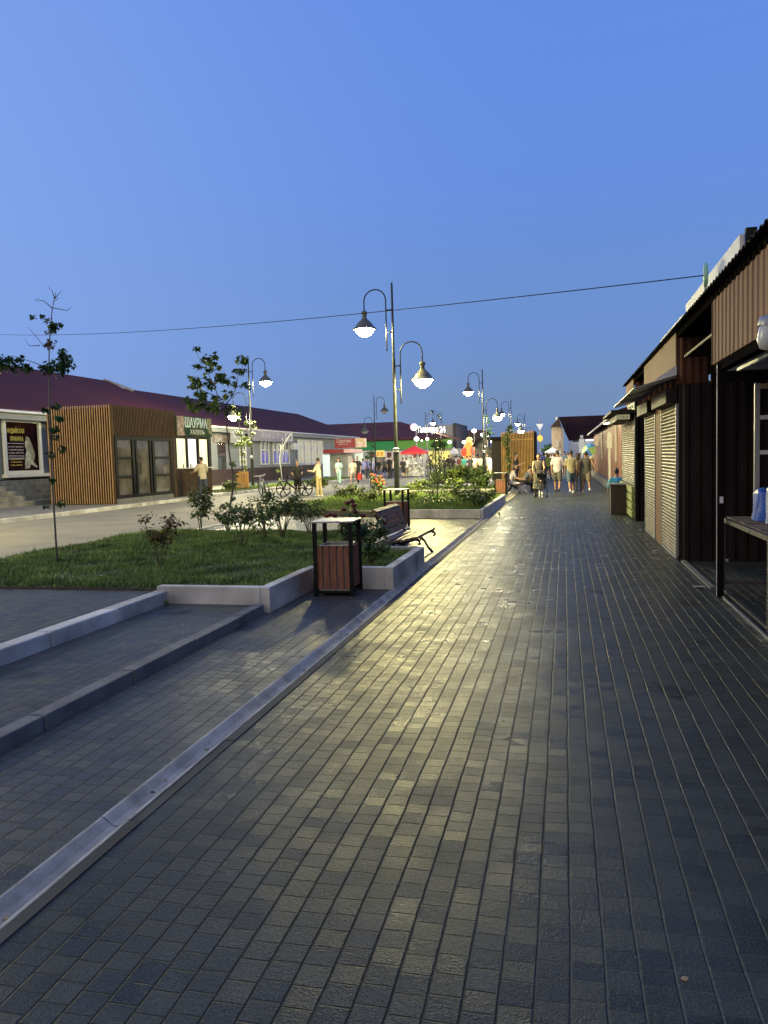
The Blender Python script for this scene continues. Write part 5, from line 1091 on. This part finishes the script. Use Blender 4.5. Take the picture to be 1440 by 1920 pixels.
    C.loft([(sc(T(V((0, 0, z)))).x, sc(T(V((0, 0, z)))).y, sc(T(V((0, 0, z)))).z, rx*s*g_, ry*s*g_) for z, rx, ry in [(hem, .168, .125), (.95, .172, .128), (1.08, .160, .118), (1.22, .168, .122), (1.34, .188, .12), (1.42, .178, .098), (1.475, .085, .07)]], 18)
    for sh, e, w_, d2, sg in A:
        if sleeve == 'short': fc([sh-V((sg*.03, 0, 0)), sh.lerp(e, .35), sh.lerp(e, .78)], [.07, .066, .068])
        elif sleeve == 'long': fc([sh-V((sg*.03, 0, 0)), sh.lerp(e, .5), e, e.lerp(w_, .5), e.lerp(w_, .95)], [.07, .06, .052, .048, .04])
        else: fc([sh-V((sg*.05, 0, -.0))], [.062])
    remeshed(C, 'shirt', shirt, t, .018*s, 3)
    # trousers / shorts / skirt
    C = MB(); fc = lambda pts, rs, n=12: chain(C, [sc(p) for p in pts], [r*s for r in rs], n)
    if sit is None: C.loft([(0, 0, sc(V((0, 0, z))).z, rx*s*g_, ry*s*g_) for z, rx, ry in [(.80, .15, .11), (.90, .168, .122), (.99, .155, .112)]], 18)
    else: C.ell(sc(V((0, 0, pz+.02))), .165*s, .13*s, .12*s, 16, 10)
    for h_, k, a in J:
        if leg == 'long': fc([h_, h_.lerp(k, .5), k, k.lerp(a, .5), a+V((0, -.005, .0))], [.098*g_, .086*g_, .068, .062, .058])
        elif leg == 'shorts': fc([h_, h_.lerp(k, .5), h_.lerp(k, .92)], [.102*g_, .098*g_, .094])
        elif leg == 'mini': fc([h_, h_.lerp(k, .38)], [.10, .095])
    if skirt: C.loft([(0, .02, sc(V((0, 0, z))).z, rx*s, ry*s) for z, rx, ry in [(skirt, .26, .22), (.7, .2, .17), (.95, .15, .12)]], 18)
    remeshed(C, 'skirt' if skirt else ('trousers' if leg == 'long' else 'shorts'), pants, t, .018*s, 3)
    # shoes
    for h_, k, a in J:
        C = MB(); chain(C, [sc(a+V((0, -.045, -.04))), sc(a+V((0, .05, -.042))), sc(a+V((0, .15, -.05)))], [.042*s, .044*s, .034*s]); C.ell(sc(a+V((0, -.01, -.01))), .045*s, .055*s, .04*s, 10, 6); remeshed(C, 'shoe', shoes, t, .014*s, 2)
    # hair
    C = MB(); C.ell(sc(head+hM@V((0, -.012, .022))), .082*s, .098*s, .108*s, 18, 12, hM)
    hb = C
    if hair == 'long':
        for sg in (-1, 0, 1): chain(C, [sc(head+hM@V((sg*.05, -.06, .02))), sc(head+hM@V((sg*.065, -.075, -.12))), sc(head+hM@V((sg*.06, -.07, -.24)))], [.045*s, .045*s, .03*s])
    if hair == 'bun': C.ell(sc(head+hM@V((0, -.10, .05))), .04*s, .04*s, .04*s)
    # cut the hair back from the face
    o = remeshed(C, 'hair', hairm, t, .013*s, 1)
    bm = bmesh.new(); bm.from_mesh(o.data); hc = sc(head); inv = hM.transposed()
    dele = [v for v in bm.verts if (lambda q: q.y > .012*s and q.z < .055*s and abs(q.x) < .075*s)(inv@(v.co-hc)) or (hair == 'short' and (inv@(v.co-hc)).z < -.035*s)]
    bmesh.ops.delete(bm, geom=dele, context='VERTS'); bm.to_mesh(o.data); bm.free()
    if face:
        for sg in (-1, 1): MB().ell(sc(head+hM@V((sg*.032, .083, .008))), .011*s, .008*s, .006*s, 8, 6).build('eye', HAIR, t, smooth=True)
        MB().ell(sc(head+hM@V((0, .086, -.058))), .022*s, .008*s, .006*s, 8, 6).build('mouth', LIPS, t, smooth=True)
    return t
LIPS = mat('lips', (.30, .10, .08), .5)
def cloth(name, c, var=.12, vs=6, c2=None): return mat(name, c, .8, var=var, vscale=vs, col2=c2, bump=.6, bscale=14)
BEIGE = cloth('cloth_beige', (.46, .40, .28)); JEANS = cloth('cloth_jeans', (.035, .05, .085)); BLKC = cloth('cloth_black', (.018, .018, .02)); WHT = cloth('cloth_white', (.62, .62, .64)); CREAM = cloth('cloth_cream', (.60, .55, .44)); KHAKI = cloth('cloth_khaki', (.42, .34, .18))
MINT = cloth('cloth_mint', (.35, .56, .54)); LILAC = cloth('cloth_lilac', (.30, .30, .62)); LILACD = cloth('cloth_lilac_dark', (.20, .22, .46)); PINKW = cloth('cloth_pinkwhite', (.60, .54, .62)); OLIVE = cloth('cloth_olive_check', (.28, .24, .13), .5, 30, (.45, .40, .28)); GREYS = cloth('cloth_grey', (.10, .10, .095)); BLUEJ = cloth('cloth_denim', (.07, .12, .19)); TAUPE = cloth('cloth_taupe', (.18, .155, .12)); FLOR = cloth('cloth_floral', (.025, .025, .03), .9, 16, (.24, .21, .17)); CYAN = cloth('cloth_cyan', (.10, .45, .62)); TEAL = cloth('cloth_teal', (.02, .15, .15)); LIME = cloth('cloth_lime', (.42, .52, .12)); REDB = mat('red_plastic', (.45, .02, .02), .4)
SHW = mat('shoe_white', (.6, .6, .58), .5); SHB = mat('shoe_black', (.02, .02, .02), .4); STRAP = mat('strap_dark', (.02, .02, .02), .6)
ST = ((.0, .03), (.0, .03)); WK = ((.30, .10), (-.28, .25)); WK2 = ((-.26, .30), (.28, .08))
p = G(395, 934, .0)
person((-15.75, 31.6, .0), R_(62), 1.90, 'man in beige polo shirt and dark jeans at the shawarma counter', BEIGE, JEANS, SHB, legs=((.16, .10), (-.14, .08)), arms=((.5, .25, .9), (.25, .35, .9)), lean=.06, skin=SKIN, girth=1.1)
person((-11.9, 33.35, 0), R_(200), 1.62, 'boy in black shirt and dark shorts straddling the black bicycle', BLKC, BLKC, SHW, legs=((.05, .05), (-.05, .05)), arms=((.55, .2, .8), (.35, .25, .9)), leg='shorts', look=.4)
pk = person((-10.55, 32.3, 0), R_(82), 1.70, 'boy in cream shirt and khaki trousers with a dark shoulder strap', CREAM, KHAKI, SHW, legs=((.05, .05), (-.06, .05)), arms=((.45, .1, 1.2), (.35, .1, 1.3)), sleeve='long', look=-.3)
MB().tube([(-.12, .10, 1.40), (.0, .128, 1.2), (.12, .12, 1.0), (.15, .0, .92), (.10, -.12, 1.05), (-.05, -.125, 1.3), (-.12, -.02, 1.44), (-.12, .10, 1.40)], .017, 6).build('shoulder_strap', STRAP, pk, smooth=True)
person((-14.2, 47.8, 0), R_(182), 1.70, 'woman in pale mint shirt and trousers walking toward the camera', MINT, MINT, SHB, legs=WK, arms=((.2, .15, 1.4), (-.2, .12, .3)), hair='long')
pw_ = person((-13.2, 47.6, 0), R_(175), 1.66, 'woman in cream shirt and shorts carrying a red bag', CREAM, CREAM, SHW, legs=WK2, arms=((.1, .15, .3), (.05, .2, .15)), leg='mini', hair='long', hairm=mat('hair_brown', (.12, .07, .04), .5))
o = bag('shopping_bag', (-12.78+.02, 47.55, .28), .14, .08, .40, REDB, '', 8); tag(o, 'red plastic shopping bag hanging from the hand of the woman in cream', 'bag')
person((-13.35, 49.2, 0), R_(175), 1.80, 'man in black shirt walking just behind the woman in cream', BLKC, BLKC, SHB, legs=WK, arms=((.1, .3, .4), (-.1, .3, .4)))
for i, (px, m_, sk, lb) in enumerate([(681, LILAC, JEANS, 'leftmost person in lilac shirt standing with back turned by the unlit lamp'), (690, LILACD, GREYS, 'taller person in darker lilac shirt, middle of the three by the unlit lamp'), (697, LILAC, JEANS, 'person in lilac shirt closest to the unlit lamp pole')]):
    a = AY(px, 890, 56+i*.8); person((a.x, 56+i*.8, 0), R_([10, -5, 25][i]), [1.62, 1.70, 1.5][i], lb, m_, sk, SHW, face=False, leg='shorts' if i == 0 else 'long', vox=.014)
MG = 'people strolling on the walkway'
person((-.30, 32.6, 0), R_(-6), 1.74, 'man in white t-shirt and dark shorts walking away, left of three', PINKW, GREYS, SHB, legs=((.22, .12), (-.22, .30)), arms=((-.12, .14, .15), (.22, .12, .35)), leg='shorts', face=False, skin=SKIN2, girth=1.08, look=.2, group=MG)
person((.24, 31.6, 0), R_(10), 1.70, 'man in checked olive shirt and denim shorts walking away, middle of three', OLIVE, BLUEJ, SHW, legs=((-.24, .35), (.20, .1)), arms=((.18, .12, .3), (-.12, .10, .2)), leg='shorts', face=False, skin=SKIN2, girth=1.1, group=MG)
person((.82, 31.9, 0), R_(6), 1.66, 'man in dark sleeveless top and taupe shorts walking away, arm swinging', GREYS, TAUPE, SHW, legs=((.20, .12), (-.26, .45)), arms=((.1, .2, .7), (-.30, .50, .15)), leg='shorts', face=False, sleeve='none', skin=SKIN2, girth=1.15, group=MG)
person((.56, 33.6, 0), R_(0), 1.58, 'dark-haired woman in patterned top mostly hidden between two men', FLOR, GREYS, SHB, hair='long', face=False, group=MG)
person((-.96, 29.6, 0), R_(180), 1.62, 'woman in black floral dress pushing a stroller', FLOR, FLOR, SHB, legs=((.1, .1), (-.1, .1)), arms=((.55, .12, .5), (.55, .12, .5)), sleeve='none', skirt=.32, hair='bun', girth=1.1, group=MG)
# stroller
def make_stroller(loc, rz):
    t = thing('stroller', loc, 'dark baby stroller pushed by the woman in the floral dress', 'stroller', rz=rz)
    f_ = MB()
    for sg in (-1, 1):
        x = sg*.21; f_.tube([(x, .28, .08), (x, .10, .5), (x*.95, -.25, .82), (x*.9, -.42, 1.0)], .012, 6); f_.tube([(x, -.30, .08), (x, -.05, .40), (x, .08, .55)], .012, 6)
    f_.tube([(-.19, -.42, 1.0), (-.12, -.47, 1.03), (.12, -.47, 1.03), (.19, -.42, 1.0)], .014, 6); f_.tube([(-.21, .26, .12), (.21, .26, .12)], .01, 6); f_.build('frame', BLACK, t)
    for x, y in ((-.21, .28), (.21, .28), (-.21, -.30), (.21, -.30)):
        w_ = MB(); w_.lathe([(.045, -.018), (.078, -.018), (.085, 0), (.078, .018), (.045, .018), (.045, -.018)], n=16); o = w_.build('wheel', SHB, t, smooth=True); o.rotation_euler = (0, R_(90), 0); o.location = (x, y, .085)
    s_ = MB(); s_.loft([(0, .12, .32, .16, .12), (0, .02, .36, .18, .17), (0, -.08, .46, .17, .14), (0, -.16, .72, .17, .08), (0, -.2, .86, .15, .05)], 14); remeshed(s_, 'seat', mat('stroller_fabric', (.02, .02, .022), .8), t, .018)
    h_ = MB(); pts = []
    for i in range(9):
        a = math.pi*i/8; pts.append([(.19*math.cos(a), -.22+.02, .78+.2*math.sin(a)), (.20*math.cos(a), -.08, .80+.22*math.sin(a)), (.18*math.cos(a), .05, .82+.13*math.sin(a))])
    vs = [v for p_ in pts for v in p_]; h_.add(vs, [(i*3+j, i*3+j+1, i*3+4+j, i*3+3+j) for i in range(8) for j in range(2)]); h_.build('hood', mat('stroller_hood', (.035, .03, .03), .8), t, smooth=True)
    MB().tube([(-.20, .14, .56), (-.1, .24, .58), (.1, .24, .58), (.20, .14, .56)], .018, 8).build('bumper_bar', BLACK, t)
    return t
make_stroller((-.86, 28.75, 0), R_(180))
person((-.86, 28.80, .0), R_(180), .82, 'small child in white clothes sitting in the stroller', WHT, WHT, SHW, legs=((1.3, .9), (1.3, .9)), arms=((.5, .2, .8), (.5, .2, .8)), sit=.50, group=MG, sleeve='long')
# seated and standing by the slatted bin
person((-2.22, 32.55, 0), R_(-88), 1.70, 'dark-haired person in grey top and white trousers seated by the orange bin', cloth('cloth_greylilac', (.30, .28, .34)), WHT, SHW, legs=((1.35, .75), (1.15, .75)), arms=((.55, .15, .9), (.5, .15, 1.0)), lean=.28, sit=.36, hair='long', sleeve='short')
person((-2.25, 37.0, 0), R_(-95), 1.68, 'person all in black standing in front of the lamplit slatted kiosk', BLKC, BLKC, SHB, arms=((.15, .15, .5), (.4, .15, 1.5)), look=.2)
person((-1.72, 33.6, 0), R_(-60), 1.65, 'hunched dark-clothed person on the far end of the distant bench', GREYS, BLKC, SHB, legs=((1.35, 1.2), (1.3, 1.1)), arms=((.6, .15, .9), (.5, .15, 1.0)), lean=.5, sit=.34, vox=.014)
person((1.47, 23.3, 0), R_(8), 1.62, 'person in cyan top and dark trousers sitting against the far shutters', CYAN, JEANS, SHW, legs=((1.4, 1.35), (1.4, 1.2)), arms=((.4, .15, .8), (.4, .15, .8)), lean=.12, sit=.30, vox=.014)
MB().box(-.22, .22, -.22, .22, 0, .30).build('stool', DARKC); o = bpy.data.objects['stool']; o.location = (1.47, 23.3, 0); tag(o, 'low dark box seat under the person in cyan', 'stool')
person((1.05, 50.5, 0), R_(120), 1.68, 'person in white shirt and dark green trousers bending by the grey pylon', WHT, cloth('cloth_darkgreen', (.03, .06, .05)), SHW, legs=((.15, .1), (-.1, .1)), arms=((.9, .15, .4), (.8, .15, .4)), lean=.55, vox=.014)
# crowd archetypes
CR = 'people in the far market crowd'
arch = [person((-6.0, 66, 0), R_(10), 1.72, 'x', WHT, BLKC, SHB, face=False, vox=.02, group=CR), person((-6, 66, 0), R_(170), 1.68, 'x', WHT, BLKC, SHB, legs=WK, face=False, vox=.02, hair='long', group=CR), person((-6, 66, 0), 0, 1.7, 'x', WHT, BLKC, SHB, legs=WK2, face=False, vox=.02, leg='shorts', group=CR)]
cols = {'black': BLKC, 'white': WHT, 'teal': TEAL, 'cream': CREAM, 'khaki': KHAKI, 'lilac': LILAC, 'lime': LIME, 'grey': GREYS, 'red': cloth('cloth_red', (.45, .04, .04)), 'pink': PINKW, 'blue': BLUEJ, 'brown': TAUPE, 'maroon': cloth('cloth_maroon', (.14, .03, .04))}
crowd = [ # px, Y, top, bottom, where
 (842, 68, 'black', 'black', 'at the left end of the crowd under the small white canopy'), (849, 66, 'black', 'grey', 'second from the left of the crowd'), (857, 70, 'white', 'black', 'below the pale column, left part of the crowd'), (862, 64, 'maroon', 'white', 'left of the teal-shirted person'),
 (870, 60, 'teal', 'black', 'in the middle of the crowd below the orange inflatable'), (876, 63, 'lilac', 'black', 'just right of the teal-shirted person'), (882, 60, 'black', 'black', 'right of the lilac-shirted one in the crowd'), (889, 61, 'cream', 'khaki', 'left of the second lamp pole, walking'), (895, 67, 'khaki', 'brown', 'two places left of the second lamp pole'), (901, 62, 'cream', 'grey', 'directly left of the second lamp pole'),
 (914, 63, 'white', 'khaki', 'directly right of the second lamp pole'), (920, 60, 'white', 'white', 'at the edge of the plain dark kiosk'), (854, 76, 'red', 'black', 'deep in the crowd left of the inflatable'), (866, 78, 'brown', 'black', 'deep in the crowd behind the teal shirt'), (886, 79, 'red', 'grey', 'deep in the crowd right of the inflatable'),
 (897, 77, 'grey', 'black', 'deep in the crowd by the pavilion'), (711, 60, 'black', 'grey', 'left of the nearest lamp pole, before the orange menus'), (722, 61, 'grey', 'black', 'between the orange menus and the nearest lamp pole'), (731, 59, 'black', 'black', 'close to the left of the nearest lamp pole'), (737, 62, 'white', 'black', 'touching the nearest lamp pole on its left'), (756, 60, 'black', 'black', 'right of the nearest lamp pole under the red tent'), (762, 61, 'white', 'brown', 'under the left part of the red tent'),
 (805, 66, 'black', 'black', 'right of the red tent'), (833, 72, 'brown', 'black', 'before the yellow shopfront'), (1020, 52, 'lilac', 'blue', 'behind the stroller woman, in the left of the walkway'), (1028, 50, 'lime', 'blue', 'beside the slatted kiosk, right of the stroller woman'), (1025, 62, 'black', 'black', 'behind the lime-shirted one'), (1033, 60, 'pink', 'maroon', 'left of the three walking men'),
 (1037, 66, 'white', 'grey', 'far behind the white-shirted walking man'), (1041, 55, 'maroon', 'black', 'showing left of the white-shirted walking man'), (1058, 62, 'blue', 'white', 'between the two left walking men'), (1064, 70, 'cream', 'black', 'far between the two left walking men'), (1089, 66, 'pink', 'khaki', 'far behind, left of the sleeveless man'), (1109, 58, 'cream', 'brown', 'under the tilted parasol')]
for i, (px, Yv, tp, bt, wh) in enumerate(crowd):
    a = AY(px, 880, Yv); src = arch[i % 3]; rz = random.uniform(-.6, .6)+(math.pi if i % 3 == 1 else 0)
    q = dup(src, (a.x, Yv, 0), rz, f'person in {tp} top {wh}', scale=random.uniform(.93, 1.04))
    for c in kids(q):
        nm = c.name.split('.')[0]
        if nm in ('shirt', 'trousers', 'shorts'): c.material_slots[0].link = 'OBJECT'; c.material_slots[0].material = cols[tp if nm == 'shirt' else bt]
for a_ in arch:
    for c in kids(a_): bpy.data.objects.remove(c)
    bpy.data.objects.remove(a_)
# ================================================================ BICYCLES
def bicycle(loc, rz, label, mag, lean=0, fr=BLACK):
    t = thing('bicycle', loc, label, 'bicycle', rz=rz); t.rotation_euler = (lean, 0, rz)
    R0 = .34; xf, xr = .54, -.54
    for x in (xf, xr):
        m_ = MB(); m_.tube([(x+R0*math.cos(a), 0, R0+R0*math.sin(a)) for a in np.linspace(0, 6.2832, 37)], .030, 8, cap=False); w_ = m_.build('wheel', SHB, t, smooth=True)
        m_ = MB()
        if mag:
            for k_ in range(6):
                a = 6.2832*k_/6; m_.tube([(x+.03*math.cos(a), 0, R0+.03*math.sin(a)), (x+.18*math.cos(a+.22), 0, R0+.18*math.sin(a+.22)), (x+(R0-.02)*math.cos(a), 0, R0+(R0-.02)*math.sin(a))], [.035, .024, .034], 6)
        else:
            for k_ in range(20): a = 6.2832*k_/20; m_.tube([(x, 0, R0), (x+(R0-.02)*math.cos(a), 0, R0+(R0-.02)*math.sin(a))], .0035, 4)
        m_.tube([(x, -.05, R0), (x, .05, R0)], .03, 8); m_.build('spokes', BLACK if mag else STEEL, w_)
    m_ = MB(); bb = (-.08, 0, .29); st = (-.20, 0, .80); hd0 = (.36, 0, .66); hd1 = (.33, 0, .84)
    for a, b_, r in [(bb, st, .026), (bb, hd0, .034), (hd1, (-.18, 0, .70), .028), (hd0, hd1, .03)]: m_.tube([a, b_], r, 8)
    for y in (-.05, .05): m_.tube([bb, (xr, y, R0)], .012, 6); m_.tube([(-.17, 0, .68), (xr, y, R0)], .010, 6); m_.tube([(hd0[0], y*.8, .64), (xf, y, R0)], .014, 6)
    m_.build('frame', fr, t, smooth=True)
    m_ = MB(); m_.tube([hd1, (.31, 0, .93)], .016, 6); m_.tube([(.28, -.30, .98), (.33, -.12, .94), (.33, .12, .94), (.28, .30, .98)], .014, 8); m_.build('handlebar', BLACK if mag else STEEL, t, smooth=True)
    m_ = MB(); m_.loft([(-.22, 0, .86, .02, .02), (-.24, 0, .88, .13, .06), (-.25, 0, .915, .13, .07), (-.26, 0, .93, .06, .04)], 12); m_.build('saddle', SHB, t, smooth=True)
    m_ = MB(); m_.lathe([(.06, -.01), (.095, -.01), (.095, .01), (.06, .01), (.06, -.01)], n=18); o = m_.build('chainring', STEEL, t); o.rotation_euler = (R_(90), 0, 0); o.location = (-.08, -.06, .29)
    m_ = MB(); m_.tube([(-.08, -.08, .29), (.0, -.09, .14)], .01, 5); m_.box(-.05, .05, -.17, -.09, .12, .145); m_.tube([(-.08, .08, .29), (-.16, .09, .44)], .01, 5); m_.box(-.21, -.11, .09, .17, .43, .455); m_.build('crank', BLACK, t)
    return t
bicycle((-11.95, 33.0, 0), R_(176), 'black bicycle with chunky six-spoke wheels held by the boy in black', True)
bicycle((-13.75, 33.9, 0), R_(128), 'grey thin-wheeled bicycle standing at an angle on the road edge', False, R_(-8), fr=GALV)

# ================================================================ WEEDS AND GUTTER LEAVES
def weed(p, h, label, seed):
    rr = random.Random(seed); m_ = MB()
    for i in range(26):
        a = rr.uniform(0, 6.283); r = rr.uniform(.2, 1)*h*.7; w_ = h*.05; hh = h*rr.uniform(.5, 1); c, s_ = math.cos(a), math.sin(a)
        m_.add([(-s_*w_, c*w_, 0), (s_*w_, -c*w_, 0), (c*r*.5+s_*w_, s_*r*.5-c*w_, hh*.7), (c*r*.5-s_*w_, s_*r*.5+c*w_, hh*.7), (c*r, s_*r, hh)], [(0, 1, 2, 3), (3, 2, 4)])
    o = m_.build('weed', GRASSM); o.location = p; tag(o, label, 'weed', 'weeds growing at the kerbs')
for i, (px, py, z, h, lb) in enumerate([(70, 1218, .08, .10, 'small dark weed at the foot of the tall kerb, lower left'), (312, 1134, .08, .06, 'weed in the corner where the tall kerb meets the lawn wall'), (232, 948, 0, .16, 'weed on the road kerb in front of the glazed kiosk doors'), (268, 945, 0, .10, 'tiny weed right of the one before the kiosk doors'), (312, 1240, 0, .05, 'tuft at the foot of the low dark kerb'), (936, 968, 0, .14, 'tuft by the wall corner of the second lawn'), (752, 975, 0, .08, 'tuft beside the second bin')]):
    weed(G(px, py, z), h, lb, 90+i)
for i in range(26):
    y = 1.9+i*.42+random.uniform(-.2, .2)
    scraps([(-1.995+random.uniform(-.03, .03), y, random.uniform(.008, .022), LEAFDRY if i % 3 else EARTH, 'small dry leaf lying in the drain channel', 'leaf', 'gutter_leaf')])
for o in list(bpy.data.objects):
    if o.name.startswith('gutter_leaf'): o['group'] = 'dry leaves in the drain channel'; o.location.z = -.028
